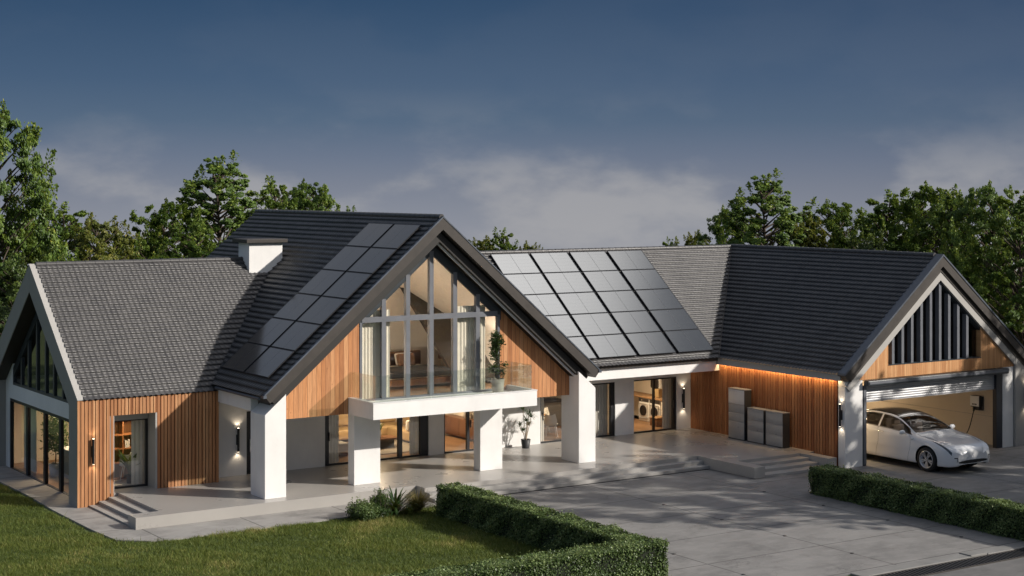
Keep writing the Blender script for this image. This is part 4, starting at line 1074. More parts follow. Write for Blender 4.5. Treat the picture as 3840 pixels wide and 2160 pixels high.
# mirrors, handles, shut lines, repeater
for s in (1, -1):
    b = MB(); c = W(1.62, s * 1.0, .985); b.ball(c, (.115 * CS, .055 * CS, .065 * CS), 10); b.tube([W(1.60, s * .86, .935), W(1.61, s * .93, .965)], .02 * CS, 8); b.build('wing_mirror', M['carpaint'], CAR)
    b = MB()
    for lh in (2.50,):
        p = car_pt(lh, 5.6); b.rbox(*sorted((s * (p.x - .004) * CS, s * (p.x + .006) * CS)), (lh - .11 - 2.4) * CS, (lh + .09 - 2.4) * CS, (p.y - .010) * CS, (p.y + .008) * CS, .003, 2)
    b.build('door_handle', M['chrome'], CAR)
    b = MB()
    for l in (1.45, 2.63):
        pts = []
        for s_ in np.linspace(1.6, 7.3, 14):
            p = car_pt(l + .05 * math.sin(s_), s_); pts.append(W(l + .05 * math.sin(s_), s * (p.x + .0005), p.y))
        b.tube(pts, .0035, 5)
    pts = [W(l, s * (car_pt(l, 8.9).x), car_pt(l, 8.9).y + .003) for l in np.linspace(.35, 1.28, 14)]; b.tube(pts, .0035, 5)
    b.build('shut_line', M['grille'], CAR)
    b = MB(); pts = [W(l, s * (car_pt(l, 7.35).x + .003), car_pt(l, 7.35).y) for l in np.linspace(1.40, 3.95, 24)]; b.tube(pts, .007, 5); b.build('window_trim', M['dark_plastic'], CAR)
    b = MB(); b.tube([W(1.28, s * (car_pt(1.28, 5.2).x + .004), car_pt(1.28, 5.2).y + .02), W(1.36, s * (car_pt(1.36, 5.1).x + .004), car_pt(1.36, 5.1).y - .01)], .008, 6); b.build('side_repeater', M['chrome'], CAR)
# interior
b = MB()
for l, x in ((2.25, .37), (2.25, -.37), (3.2, .37), (3.2, -.37)):
    b.rbox(*[(x - .24) * CS, (x + .24) * CS], (l - .45 - 2.4) * CS, (l + .15 - 2.4) * CS, .42 * CS, .58 * CS, .05)
    b.rbox(*[(x - .23) * CS, (x + .23) * CS], (l + .08 - 2.4) * CS, (l + .24 - 2.4) * CS, .55 * CS, 1.06 * CS, .06); b.rbox((x - .13) * CS, (x + .13) * CS, (l + .14 - 2.4) * CS, (l + .25 - 2.4) * CS, 1.07 * CS, 1.24 * CS, .04)
b.build('seat', M['seat'], CAR)
b = MB(); b.rbox(-.74 * CS, .74 * CS, (1.35 - 2.4) * CS, (1.75 - 2.4) * CS, .80 * CS, .90 * CS, .04); b.build('dashboard', M['seat'], CAR)
b = MB(); b.box(-.78 * CS, .78 * CS, (1.3 - 2.4) * CS, (4.0 - 2.4) * CS, .31 * CS, .42 * CS); b.build('cabin_floor', M['grille'], CAR)
b = MB(); n = 24; b.tube([W(1.92 + .05 * math.sin(2 * PI * i / n), .37 + .18 * math.cos(2 * PI * i / n), .90 + .17 * math.sin(2 * PI * i / n)) for i in range(n + 1)], .018 * CS, 6); b.build('steering_wheel', M['dark_plastic'], CAR)

# ================================================================== FOLIAGE
def unit(a): return a / np.maximum(np.linalg.norm(a, axis=-1, keepdims=True), 1e-9)
def leaf_geo(C, Nv, size, aspect=.55, rng=RNG, fold=.0):
    n = len(C); r = rng.normal(size=(n, 3)); A = unit(np.cross(Nv, r)); B = np.cross(Nv, A)
    s = np.asarray(size).reshape(-1, 1) * np.ones((n, 1)); w_ = s * aspect
    V = np.stack([C - A * s * .5, C + B * w_ * .5 - Nv * s * .06, C + A * s * .5, C - B * w_ * .5 - Nv * s * .06], 1).reshape(-1, 3)
    return V, np.arange(4 * n).reshape(n, 4)
def clump_pts(center, rad, n, rng, flat=.75):
    d = unit(rng.normal(size=(n, 3))); r = rng.random(n) ** .45
    p = d * r[:, None] * rad; p[:, 2] *= flat
    return center + p, d
def make_tree(label, seed, h, cr, base, nleaf, lm, leaf=.20, conic=.5, taper=.25, nclump=90, parentname='leafy_tree', trunk_r=None):
    rng = np.random.default_rng(seed); root = thing(parentname, label, 'tree')
    tb = MB(); tr = trunk_r or h * .018
    bend = rng.normal(size=2) * .3
    tp = [(bend[0] * t * t, bend[1] * t * t, h * .93 * t) for t in np.linspace(0, 1, 9)]
    tb.tube(tp, [tr * (1 - .93 * t) + .01 for t in np.linspace(0, 1, 9)], 8)
    nl = nclump; cl = []; zb = base * h; rz_ = (h - zb) / 2; zc0 = zb + rz_
    ph = rng.uniform(0, 6.28, 4)
    for i in range(nl):
        zr = -0.92 + 1.9 * ((i + rng.random()) / nl); a = i * 2.39996 + rng.normal() * .25
        lob = 1 + .20 * math.sin(3 * a + ph[0] + 2.2 * zr) + .13 * math.sin(5 * a + ph[1] - 4 * zr)
        prof = max(0.0, 1 - zr * zr) ** conic * (1 - taper * zr) if zr < 1 else 0
        rr = cr * prof * lob * (rng.uniform(.78, 1.0) if i % 4 else rng.uniform(.2, .6))
        p = np.array([math.cos(a) * rr, math.sin(a) * rr, zc0 + zr * rz_ * rng.uniform(.9, 1.04)])
        z0 = min(max(.12 * h, p[2] - rr * .7), h * .9); k_ = z0 / (h * .93); st = (bend[0] * k_ * k_, bend[1] * k_ * k_, z0)
        mid = (st[0] * .5 + p[0] * .5, st[1] * .5 + p[1] * .5, z0 * .4 + p[2] * .6 - .1)
        tb.tube([st, mid, tuple(p)], [tr * .30, tr * .18, .012], 5)
        cl.append((p, rng.uniform(.17, .27) * cr * (1.0 - .25 * max(zr, 0))))
    # upright sprigs that break up the outline
    sp = []
    for i in range(int(nl * .55)):
        p, r = cl[rng.integers(len(cl))]
        if p[2] < h * .35: continue
        dirn = unit(np.array([p[0], p[1], 0]) * .5 / max(cr, .1) + np.array([0, 0, 1.0]) + rng.normal(size=3) * .25)
        sp.append((p + dirn * r * .5, dirn, rng.uniform(.4, 1.0) * cr * .26))
    Cs, Ns, rn = [], [], []
    wsum = sum(r ** 2 for _, r in cl)
    for p, r in cl:
        n = max(20, int(nleaf * .93 * r * r / wsum)); m = max(3, int(r * 7)); tone = rng.uniform(-.22, .22)
        sc_, sd = clump_pts(p, r * .85, m, rng, .8)
        for q in sc_:
            nn = max(6, n // m); c_, d_ = clump_pts(q, r * rng.uniform(.28, .5), nn, rng, .6)
            Cs.append(c_); up = np.array([0, 0, 1.0]); out = unit(c_ - np.array([0, 0, p[2] - r * .4]) * np.array([1, 1, 1]))
            Ns.append(unit(out * .55 + up * .35 + np.array([.5, -.55, .35]) * .7 + rng.normal(size=(nn, 3)) * .5))
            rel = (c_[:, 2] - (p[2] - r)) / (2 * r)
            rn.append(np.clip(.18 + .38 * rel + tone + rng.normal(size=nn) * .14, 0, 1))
    for p, dn, ln in sp:
        nn = int(nleaf * .07 / max(len(sp), 1)); t = rng.random(nn)
        c_ = p + dn * (t * ln)[:, None] + rng.normal(size=(nn, 3)) * (.17 * (1.15 - t))[:, None]
        Cs.append(c_); Ns.append(unit(rng.normal(size=(nn, 3)) + np.array([0, 0, .8]))); rn.append(np.clip(.55 + rng.normal(size=nn) * .2, 0, 1))
        tb.tube([tuple(p - dn * .3), tuple(p + dn * ln)], [.015, .006], 4)
    C = np.concatenate(Cs); Nv = np.concatenate(Ns); rn = np.concatenate(rn)
    V, F = leaf_geo(C, Nv, rng.uniform(.7, 1.25, len(C)) * leaf, .62, rng)
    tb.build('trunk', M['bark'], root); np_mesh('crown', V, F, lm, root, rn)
    return root
PROTO = [make_tree('x', 101, 12.0, 3.0, .20, 52000, M['tree_leaf'], .17, .5, .28, 120),
         make_tree('x', 102, 10.0, 3.8, .18, 56000, M['tree_leaf'], .17, .45, .12, 130),
         make_tree('x', 103, 9.0, 3.2, .18, 48000, M['tree_leaf_yellow'], .155, .45, .15, 110),
         make_tree('x', 104, 10.5, 4.2, .10, 62000, M['tree_leaf_dark'], .175, .45, .12, 140),
         make_tree('x', 105, 10.0, 2.9, .18, 46000, M['tree_leaf'], .165, .5, .2, 110),
         make_tree('x', 106, 11.0, 3.6, .38, 5600, M['tree_leaf'], .24, .5, .15, 60)]
PH = [12.0, 10.0, 9.0, 10.5, 10.0, 11.0]; PR = [3.0, 3.8, 3.2, 4.2, 2.9, 3.6]; used = [False] * 6
sn_, cs_ = math.sin(YAW), math.cos(YAW)
def tree_at(proto, x, y, zg_, hs, ws, rz, label, group):
    if not used[proto]: o = PROTO[proto]; used[proto] = True
    else: o = copy_tree(PROTO[proto])
    o.location = (x, y, zg_); o.rotation_euler = (0, 0, rz); o.scale = (ws, ws, hs); tag(o, label, 'tree', group); return o
def ground_z(x, y): return gz(math.hypot(x - 5, y))
GB = 'trees behind the house'
# (screen column, top row in photo pixels /1.4907, width, distance, proto, label)
TREES = [(-30, 262, 200, 66, 1, 'tall ragged tree cut by the left edge of the picture'),
 (62, 555, 190, 70, 1, 'bushy green tree behind the left gable, next to the tall tree at the left edge'),
 (150, 512, 190, 78, 4, 'green tree with pointed top over the left gable ridge'),
 (245, 535, 170, 74, 2, 'yellowish green tree left of the gap of sky beside the left wing'),
 (352, 585, 110, 88, 2, 'small pale tree just right of the gap of sky over the left wing'),
 (425, 505, 170, 80, 1, 'green tree over the left wing ridge, left of the tallest tree by the chimney'),
 (480, 560, 150, 76, 4, 'lower green tree in front of the tallest tree by the chimney'),
 (562, 393, 200, 82, 0, 'tallest pointed tree rising behind the chimney side of the main roof'),
 (628, 520, 120, 90, 1, 'green tree directly behind the top left end of the main ridge'),
 (692, 448, 120, 92, 4, 'narrow tree over the left half of the main ridge'),
 (780, 455, 160, 95, 1, 'broad tree over the middle of the main ridge'),
 (875, 522, 80, 100, 4, 'small tree top just showing over the main ridge near the apex'),
 (1215, 592, 90, 100, 2, 'small pale tree top peeping over the long roof beside the main gable'),
 (1262, 575, 80, 98, 4, 'thin spiky tree top over the solar panel roof'),
 (1330, 605, 70, 100, 2, 'lowest leafy tip over the solar panel roof'),
 (1690, 598, 60, 98, 4, 'tiny tree tip over the long ridge, leftmost of the right-hand trees'),
 (1752, 578, 80, 95, 2, 'small pale tree tip over the ridge left of the roof valley'),
 (1838, 520, 130, 84, 1, 'mid-height tree behind the roof valley'),
 (1932, 438, 190, 80, 0, 'tall pointed tree standing over the garage ridge'),
 (2025, 540, 130, 82, 2, 'yellow green tree right of the tall pointed tree over the garage ridge'),
 (2105, 505, 170, 84, 1, 'rounded green tree over the middle of the garage ridge'),
 (2170, 590, 120, 76, 3, 'dark low tree close behind the garage ridge'),
 (2245, 482, 190, 80, 4, 'green tree with feathery top over the garage apex'),
 (2325, 462, 170, 78, 1, 'broad green tree just right of the garage apex'),
 (2402, 478, 170, 74, 0, 'upright tree between the garage apex and the right edge'),
 (2485, 462, 170, 72, 1, 'tall bright green tree near the right edge'),
 (2575, 472, 170, 68, 4, 'green tree cut off by the right edge of the picture'),
 (2450, 620, 240, 76, 3, 'dark spreading tree close behind the right garage slope'),
 (2560, 690, 240, 71, 3, 'dark low tree at the right edge beside the garage slope'),
 (40, 650, 200, 62, 3, 'dark low tree close behind the left gable end'),
 (2600, 800, 150, 68, 2, 'light green low tree by the right end of the garage roof'),
 (400, 640, 170, 70, 1, 'low dense tree directly behind the left wing ridge')]
for i, (u, v, wpx, dd, pr, lab) in enumerate(TREES):
    us, vs_ = u * 1.4907, v * 1.4907; xc = (us - 1920) / FPX * dd
    x = CAMX + dd * sn_ + xc * cs_; y = CAMY + dd * cs_ - xc * sn_; z0 = ground_z(x, y)
    top = CAMZ - (vs_ - YH) / FPX * dd; hgt = top - z0; wid = wpx * 1.4907 / FPX * dd
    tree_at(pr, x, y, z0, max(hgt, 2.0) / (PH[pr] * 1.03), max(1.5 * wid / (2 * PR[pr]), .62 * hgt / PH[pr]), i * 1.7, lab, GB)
# trees in front of the house, to the right of the camera: they throw the dappled shade
GF = 'trees across the drive that shade the forecourt'
for x, y, pr, hs, ws, lab in [(14.9, -16.6, 5, .95, .85, 'thin leaved tree on the right of the forecourt, outside the picture'), (20.3, -14.3, 1, .98, .72, 'dense tree by the garage forecourt, outside the picture'),
        (21.5, -19.5, 5, 1.2, 1.1, 'wide thin leaved tree across the forecourt, outside the picture'),
        (28.0, -12.0, 3, .92, .78, 'dark tree beside the garage forecourt, outside the picture'), (25.2, -16.6, 5, .92, 1.1, 'thin leaved tree that shades the car, outside the picture'), (31.0, -17.5, 1, 1.0, 1.0, 'big round tree beyond the garage forecourt, outside the picture'),
        (15.5, -29.5, 2, .62, .9, 'yellowish low tree by the road, outside the picture'), (21, -33, 1, .62, .9, 'low green tree by the road, outside the picture'), (38, -40, 0, 1.0, 1.3, 'far tree across the road, outside the picture'), (27, -44, 1, 1.0, 1.2, 'far broad tree across the road, outside the picture')]:
    tree_at(pr, x, y, 0, hs, ws, x * 1.3, lab, GF)

# hedges -----------------------------------------------------------------
def hedge(label, rects, h, n, seed, lm, leaf=.05):
    """clipped hedge over axis-aligned rectangles (x0,x1,y0,y1)"""
    rng = np.random.default_rng(seed); b = MB()
    for (x0, x1, y0, y1) in rects: b.box(x0 + .07, x1 - .07, y0 + .07, y1 - .07, 0, h - .08)  # near-black boxes stand in for the shade inside the hedge
    fs = []
    for (x0, x1, y0, y1) in rects:
        fs += [((x0, y0, h), (x1 - x0, 0, 0), (0, y1 - y0, 0), (0, 0, 1)), ((x0, y0, 0), (0, y1 - y0, 0), (0, 0, h), (-1, 0, 0)), ((x1, y0, 0), (0, y1 - y0, 0), (0, 0, h), (1, 0, 0)),
               ((x0, y0, 0), (x1 - x0, 0, 0), (0, 0, h), (0, -1, 0)), ((x0, y1, 0), (x1 - x0, 0, 0), (0, 0, h), (0, 1, 0))]
    areas = np.array([np.linalg.norm(np.cross(f[1], f[2])) for f in fs]); tot = areas.sum(); Cs, Ns, rn = [], [], []
    for f, a in zip(fs, areas):
        k_ = int(n * a / tot); o, u_, v_, nn = (np.array(q, float) for q in f)
        s, t = rng.random((k_, 1)), rng.random((k_, 1)); c_ = o + s * u_ + t * v_
        lump = .028 * np.sin(c_[:, 0] * 5.1 + 1.3 * np.sin(c_[:, 1] * 3.3)) + .028 * np.sin(c_[:, 1] * 6.7 + c_[:, 2] * 7) + .02 * np.sin(c_[:, 2] * 9 + c_[:, 1] * 4)
        dep = lump + rng.normal(size=k_) * .025 - .035 + (rng.random(k_) < .06) * rng.random(k_) * .10
        c_ = c_ + nn * dep[:, None]
        inside = np.zeros(k_, bool)
        for (x0, x1, y0, y1) in rects: inside |= (c_[:, 0] > x0 + .12) & (c_[:, 0] < x1 - .12) & (c_[:, 1] > y0 + .12) & (c_[:, 1] < y1 - .12) & (c_[:, 2] < h - .12)
        c_ = c_[~inside]; k_ = len(c_)
        nv = unit(nn * .8 + np.array([0, 0, .35]) + rng.normal(size=(k_, 3)) * .6)
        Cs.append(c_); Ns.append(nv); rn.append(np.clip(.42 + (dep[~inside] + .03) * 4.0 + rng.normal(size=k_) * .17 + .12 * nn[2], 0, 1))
    C, Nv, rn = np.concatenate(Cs), np.concatenate(Ns), np.concatenate(rn)
    V, F = leaf_geo(C, Nv, rng.uniform(.7, 1.3, len(C)) * leaf, .62, rng)
    root = thing('hedge', label, 'hedge', (0, 0, 0)); b.build('shade_core', M['hedge_core'], root); np_mesh('foliage', V, F, lm, root, rn)
    return root
hedge('clipped box hedge bent in a corner round the front lawn', [(-2.02, -1.27, -12.15, -3.62), (-9.5, -1.27, -12.95, -12.15)], .87, 120000, 5, M['hedge_leaf'], .052)
hedge('straight clipped hedge between the driveway and the garage forecourt', [(9.0, 9.72, -18.5, -6.93)], .82, 75000, 6, M['hedge_leaf'], .05)

# lawn -------------------------------------------------------------------
def lawn(n, seed):
    rng = np.random.default_rng(seed); x = rng.uniform(-19.5, -1.3, n); y = rng.uniform(-13.2, 12.0, n)
    poly = [(-10.70, 12), (-10.66, 8.2), (-10.62, 5.5), (-10.70, 2.9), (-10.70, -.2), (-10.56, -1.9), (-9.9, -2.46), (-8.9, -2.54), (-7.0, -2.52), (-4.1, -2.51), (-1.2, -2.46)]
    ed = .07 * np.sin(x * 3.1 + 1) + .06 * np.sin(x * 7.7) + .05 * np.sin(y * 5.3)
    yb = np.interp(x, [p[0] for p in poly[6:]], [p[1] for p in poly[6:]]); left = np.interp(y, [p[1] for p in poly[6::-1]], [p[0] for p in poly[6::-1]])
    keep = ((y < yb + ed) & (x > -9.95)) | ((x < left + ed))
    keep &= ~((x > -10.0) & (y > -2.3)) & ~((x > -2.02) & (y > -12.95) & (y < -3.6)) & ~((y < -12.15)) & ~((y > -3.6) & (x > -1.35))
    # outside the camera's wedge it is not seen: drop what lies well to the lower left
    keep &= (y > -4.9 - (x + 14.2) * .72 - 4.5) & (x < -1.2)
    x, y = x[keep], y[keep]; n = len(x)
    dry = np.clip(np.sin(x * .83 + 1.7 * np.sin(y * .61 + .5)) * np.sin(y * 1.17 + .9 * np.sin(x * .7)) * 1.3 + .35 * np.sin(x * 3.7 - y * 2.9) - .25, 0, 1)
    patch = np.sin(x * 1.3 + 2 * np.sin(y * .9)) * .5 + np.sin(y * 2.1 + x * .7) * .5 + .4 * np.sin(x * 5.3 + y * 4.1)
    hh = rng.uniform(.045, .10, n) * (1 + .3 * patch); tall = rng.random(n) < .015; hh[tall] *= 1.9
    a = rng.uniform(0, 2 * PI, n); wv = np.stack([np.cos(a), np.sin(a), np.zeros(n)], 1) * rng.uniform(.006, .012, n)[:, None]
    lean = np.stack([rng.normal(size=n) * .6, rng.normal(size=n) * .6, np.ones(n)], 1); base = np.stack([x, y, np.full(n, -.004)], 1)
    tip = base + lean * hh[:, None]; V = np.stack([base - wv, base + wv, tip], 1).reshape(-1, 3)
    rnd = np.clip(.42 + .17 * patch + .30 * dry + rng.normal(size=n) * .2, 0, 1)
    return tag(np_mesh('lawn_grass', V, np.arange(3 * n).reshape(n, 3), M['grass'], None, rnd), 'short mown grass of the front lawn', 'grass', kind='stuff')
lawn(560000, 9)

# shrubs by the hedge ------------------------------------------------------
def shrub(name, label, loc, r, h, n, lm, leaf, seed, tone=0.0, sprigs=10):
    rng = np.random.default_rng(seed); root = thing(name, label, 'shrub', loc, group=None)
    Cs, Ns, rn = [], [], []; tb = MB()
    for i in range(16):
        a = i * 2.4; rr = r * rng.uniform(.15, .75); p = np.array([math.cos(a) * rr, math.sin(a) * rr, h * rng.uniform(.3, .78) * (1 - .35 * (rr / r))])
        tb.tube([(0, 0, 0), tuple(p * np.array([.6, .6, .5])), tuple(p)], [.012, .008, .004], 5)
        c_, d_ = clump_pts(p, r * .42, n // 18, rng, .85); c_[:, 2] = np.maximum(c_[:, 2], .02)
        Cs.append(c_); Ns.append(unit(d_ * .6 + np.array([0, 0, .6]) + rng.normal(size=c_.shape) * .5)); rn.append(np.clip(.3 + tone + .35 * c_[:, 2] / h + rng.normal(size=len(c_)) * .15, 0, 1))
    for i in range(sprigs):
        a = rng.uniform(0, 2 * PI); rr = r * rng.uniform(0, .7); p = np.array([math.cos(a) * rr, math.sin(a) * rr, h * .6]); t = rng.random(26)
        c_ = p + np.stack([np.zeros(26), np.zeros(26), t * h * rng.uniform(.3, .6)], 1) + rng.normal(size=(26, 3)) * .022
        tb.tube([tuple(p - np.array([0, 0, h * .3])), tuple(p + np.array([0, 0, h * .4]))], [.006, .003], 4)
        Cs.append(c_); Ns.append(unit(rng.normal(size=(26, 3)) + np.array([0, 0, .6]))); rn.append(np.clip(.7 + tone + rng.normal(size=26) * .12, 0, 1))
    C, Nv, rn = np.concatenate(Cs), np.concatenate(Ns), np.concatenate(rn); V, F = leaf_geo(C, Nv, rng.uniform(.7, 1.3, len(C)) * leaf, .6, rng)
    tb.build('stems', M['bark'], root); np_mesh('foliage', V, F, lm, root, rn); return root
shrub('round_shrub', 'low round dark green shrub at the path edge, leftmost of the planting by the hedge', (-4.0, -3.0, 0), .52, .62, 5200, M['hedge_leaf'], .055, 21, .05, 5)
shrub('upright_shrub', 'bright green shrub with upright shoots between the round shrub and the strappy plant', (-3.38, -2.86, 0), .40, .74, 4200, M['plant_leaf'], .05, 22, .22, 16)
def blade_plant(name, label, cat, loc, n, ln, wd, m, seed, spread=1.0, droop=.6, tone=.4, parent=None, head=None, partname='leaves'):
    rng = np.random.default_rng(seed); root = parent or thing(name, label, cat, loc); Vs, Fs, rn = [], [], []; o = 0; K = 6
    for i in range(n):
        a = rng.uniform(0, 2 * PI); l = ln * rng.uniform(.6, 1.1); tilt = rng.uniform(.05, 1.0) * spread; dr = droop * rng.uniform(.4, 1.2)
        hd = np.array([math.cos(a), math.sin(a), 0]); sd = np.array([-math.sin(a), math.cos(a), 0]); org = (np.array(head) if head is not None else np.zeros(3)) + hd * rng.uniform(0, .05)
        pts = []; ang = PI / 2 - tilt; p = org.copy()
        for k_ in range(K):
            pts.append(p.copy()); p = p + (hd * math.cos(ang) + np.array([0, 0, math.sin(ang)])) * l / (K - 1); ang -= dr * (1.0 / (K - 1)) * 1.6
        for k_, q in enumerate(pts):
            w_ = wd * (math.sin(PI * min(.98, .12 + .86 * k_ / (K - 1))) ** .7) * .5 + .001; Vs += [q - sd * w_, q + sd * w_]
        for k_ in range(K - 1): Fs.append((o + 2 * k_, o + 2 * k_ + 1, o + 2 * k_ + 3, o + 2 * k_ + 2)); rn.append(min(1, max(0, tone + rng.normal() * .15 + .15 * k_ / K)))
        o += 2 * K
    np_mesh(partname, np.array(Vs), np.array(Fs), m, root, np.array(rn), smooth=True); return root
blade_plant('strap_leaf_plant', 'dark plant with long arching strap leaves between the shrubs and the dry grass', 'plant', (-2.86, -2.82, 0), 75, .95, .055, M['plant_leaf'], 31, .9, 1.2, .35)
blade_plant('ornamental_grass', 'clump of dry golden ornamental grass next to the hedge end', 'ornamental grass', (-2.22, -2.95, 0), 900, .72, .007, M['dry_grass'], 32, .75, .9, .5)
blade_plant('green_grass_tuft', 'small green grass tuft at the foot of the dry golden grass', 'ornamental grass', (-2.62, -3.18, 0), 240, .42, .008, M['grass'], 33, .8, .8, .6)

# ------------------------------------------------------------------ potted plants
def pot(root, r0, r1, h, m):
    b = MB(); b.lathe([(.001, 0), (r0, 0), (r0 * 1.02, .01), (r1, h), (r1 - .02, h), (r1 - .03, h - .04)], (0, 0, 0), 24); b.build('pot', m, root)
    b = MB(); b.lathe([(.001, h - .035), (r1 - .028, h - .035)], (0, 0, 0), 24); b.build('soil', M['soil'], root)
PT = thing('potted_dragon_tree', 'dragon tree with spiky leaf heads in a dark round pot on the terrace', 'potted plant', (5.45, 2.98, ZT))
pot(PT, .125, .165, .30, M['pot_dark'])
b = MB(); heads = []
for (x, y, z_, bx) in [(-.10, .02, 1.30, .02), (.10, -.03, 1.12, .0), (.24, .03, 1.02, .02), (-.02, -.08, .92, 0), (-.22, .03, .78, -.02), (.16, .10, .74, .02), (-.14, -.04, .60, 0)]:
    b.tube([(bx, y * .3, .26), (x * .25 + bx, y * .5, .5), (x * .8, y, z_ * .8), (x, y, z_)], [.016, .014, .012, .010], 6); heads.append((x, y, z_))
b.build('stems', M['cane'], PT)
for i, hd in enumerate(heads): blade_plant('', '', '', None, 46, .25, .018, M['plant_leaf'], 60 + i, 1.45, .7, .4, PT, hd, 'leaf_head')
PB = thing('potted_fig_tree', 'slim leafy fig in a beige pot on the balcony in front of the tall window', 'potted plant', (2.12, -.42, 2.835))
pot(PB, .17, .21, .42, M['pot_beige'])
rng = np.random.default_rng(77); b = MB(); Cs = []
for i in range(3): b.tube([(.03 * i - .03, .02 * (i % 2), .36), (.05 * i - .06, .0, .9), (.09 * i - .10, .02, 1.6)], [.014, .011, .006], 6)
for i in range(46):
    t = rng.uniform(0, 1); zc = .55 + 1.25 * t; a = rng.uniform(0, 2 * PI); rr = rng.uniform(.03, .27) * (1.12 - .55 * t); p = np.array([math.cos(a) * rr, math.sin(a) * rr, zc])
    b.tube([(p[0] * .1, p[1] * .1, zc - .18), tuple(p)], [.005, .003], 4); Cs.append(p + rng.normal(size=(34, 3)) * .055)
C = np.concatenate(Cs); V, F = leaf_geo(C, unit(rng.normal(size=C.shape) + np.array([0, 0, .5])), rng.uniform(.06, .11, len(C)), .45, rng)
b.build('stems', M['bark'], PB); np_mesh('foliage', V, F, M['plant_leaf'], PB, np.clip(.35 + rng.normal(size=len(C)) * .25, 0, 1))

# ================================================================== THINGS BEHIND THE GLASS
def curtain(label, x0, x1, y, z0, z1, m, amp=.013, pitch=.12, axis=0):
    b = MB(); n = int(abs(x1 - x0) / .012); vs = []
    for i in range(n + 1):
        x = x0 + (x1 - x0) * i / n; o = amp * math.sin(2 * PI * x / pitch + .8 * math.sin(x * 9)); 
        for z_ in (z0, z1): vs.append((x, y + o, z_) if axis == 0 else (y + o, x, z_))
    b.add(vs, [(2 * i, 2 * i + 2, 2 * i + 3, 2 * i + 1) for i in range(n)], 0, True)
    return tag(b.build('curtain', m, None, recalc=False), label, 'curtain', 'curtains behind the windows')
curtain('cream curtain at the left side of the tall gable window', -2.38, -1.36, .20, 2.83, 5.5, M['curtain'])
curtain('cream curtain at the right side of the tall gable window', 1.02, 2.05, .20, 2.83, 5.5, M['curtain'])
curtain('pale curtain at the left end of the living room door', -1.66, -1.22, 3.78, .37, 2.42, M['curtain'])
curtain('pale curtain at the right end of the living room door', 1.42, 2.0, 3.85, .37, 2.42, M['curtain'])
curtain('white curtain at the left side of the study door', -8.98, -8.82, 3.62, .37, 2.40, M['linen'])
curtain('white curtain at the right side of the study door', -8.15, -7.72, 3.66, .37, 2.40, M['linen'])
curtain('narrow white curtain in the kitchen door', 6.44, 6.72, 3.74, .37, 2.42, M['linen'])
curtain('grey curtain behind the door right of the outer column', 8.55, 9.52, 3.80, .37, 2.42, M['curtain_grey'])
curtain('cream curtain at the right side of the laundry door', 12.02, 12.62, 3.82, .37, 2.42, M['curtain'])
curtain('white curtain at the far end of the glazed left gable wall', 9.0, 10.3, -9.30, .04, 2.38, M['linen'], axis=1)
# ceiling lamps
def ceil_lamp(label, p, size, power):
    r = thing('ceiling_lamp', label, 'ceiling lamp', p); b = MB(); b.cyl((0, 0, -.06), (0, 0, 0), size * .5, n=24); b.build('housing', M['white_paint'], r)
    b = MB(); b.cyl((0, 0, -.066), (0, 0, -.061), size * .46, n=24); b.build('diffuser', M['panel_glow'], r)
    l = bpy.data.lights.new('room_light', 'AREA'); l.shape = 'DISK'; l.size = size * .9; l.energy = power; l.color = (1, .76, .48)
    o = bpy.data.objects.new('room_light', l); COL.objects.link(o); o.parent = r; o.location = (0, 0, -.075)
ceil_lamp('round ceiling lamp over the tan sofa', (1.4, 6.2, 2.45), .7, 85)
ceil_lamp('round ceiling lamp over the dark sideboard', (3.9, 6.0, 2.45), .6, 60)
ceil_lamp('round ceiling lamp over the dining chairs', (7.3, 5.4, 2.45), .6, 45)
ceil_lamp('round ceiling lamp in the laundry room', (11.6, 5.2, 2.45), .6, 60)
ceil_lamp('round ceiling lamp in the study', (-7.9, 4.2, 2.42), .4, 22)
ceil_lamp('round ceiling lamp in the left wing kitchen', (-8.0, 8.0, 2.42), .7, 120)
ceil_lamp('round ceiling lamp along the left garage wall', (14.2, -1.6, 2.75), .6, 110)
ceil_lamp('round ceiling lamp at the back of the garage', (19.8, 2.2, 2.75), .6, 70)
for lab, x in (('added fill lamp hidden behind the timber, left side of the bedroom', -3.0), ('added fill lamp hidden behind the timber, right side of the bedroom', 3.0)):  # unseen lamps added to brighten the bedroom
    r = thing('hidden_fill_lamp', lab, 'wall lamp', (x, .75, 3.9)); b = MB(); b.ball((0, 0, 0), .10, 10); b.build('globe', M['panel_glow'], r); b = MB(); b.cyl((0, -.57, 0), (0, -.11, 0), .012, n=8); b.build('arm', M['black'], r)
    l = bpy.data.lights.new('room_light', 'POINT'); l.energy = 330 if x < 0 else 70; l.color = (1, .89, .74); l.shadow_soft_size = .15
    o = bpy.data.objects.new('room_light', l); COL.objects.link(o); o.parent = r; o.location = (0, .16, 0)
# living room
so_ = thing('corner_sofa', 'big tan leather corner sofa in the living room', 'sofa', (2.2, 7.6, ZT))
def cushion(b, x0, x1, y0, y1, z0, z1, r=.07): b.rbox(x0, x1, y0, y1, z0, z1, r, 4)
b = MB(); cushion(b, -2.2, 1.25, -.15, .95, .08, .42); cushion(b, .35, 1.25, -2.1, -.17, .08, .42); b.build('seat', M['tan_fabric'], so_)
b = MB()
for i in range(4): cushion(b, -2.2 + i * .86, -1.36 + i * .86, .62, .98, .43, .92, .1)
b.build('back_cushion', M['tan_fabric'], so_)
b = MB()
for i in range(2): cushion(b, .98, 1.28, -2.05 + i * .95, -1.12 + i * .95, .43, .90, .1)
b.build('back_cushion', M['tan_fabric'], so_)
cs = thing('throw_pillow', 'striped pale throw pillow on the right arm of the tan sofa', 'pillow', (2.75, 6.0, .80)); b = MB(); cushion(b, -.22, .22, -.08, .08, 0, .36, .07); b.build('cover', M['linen'], cs)
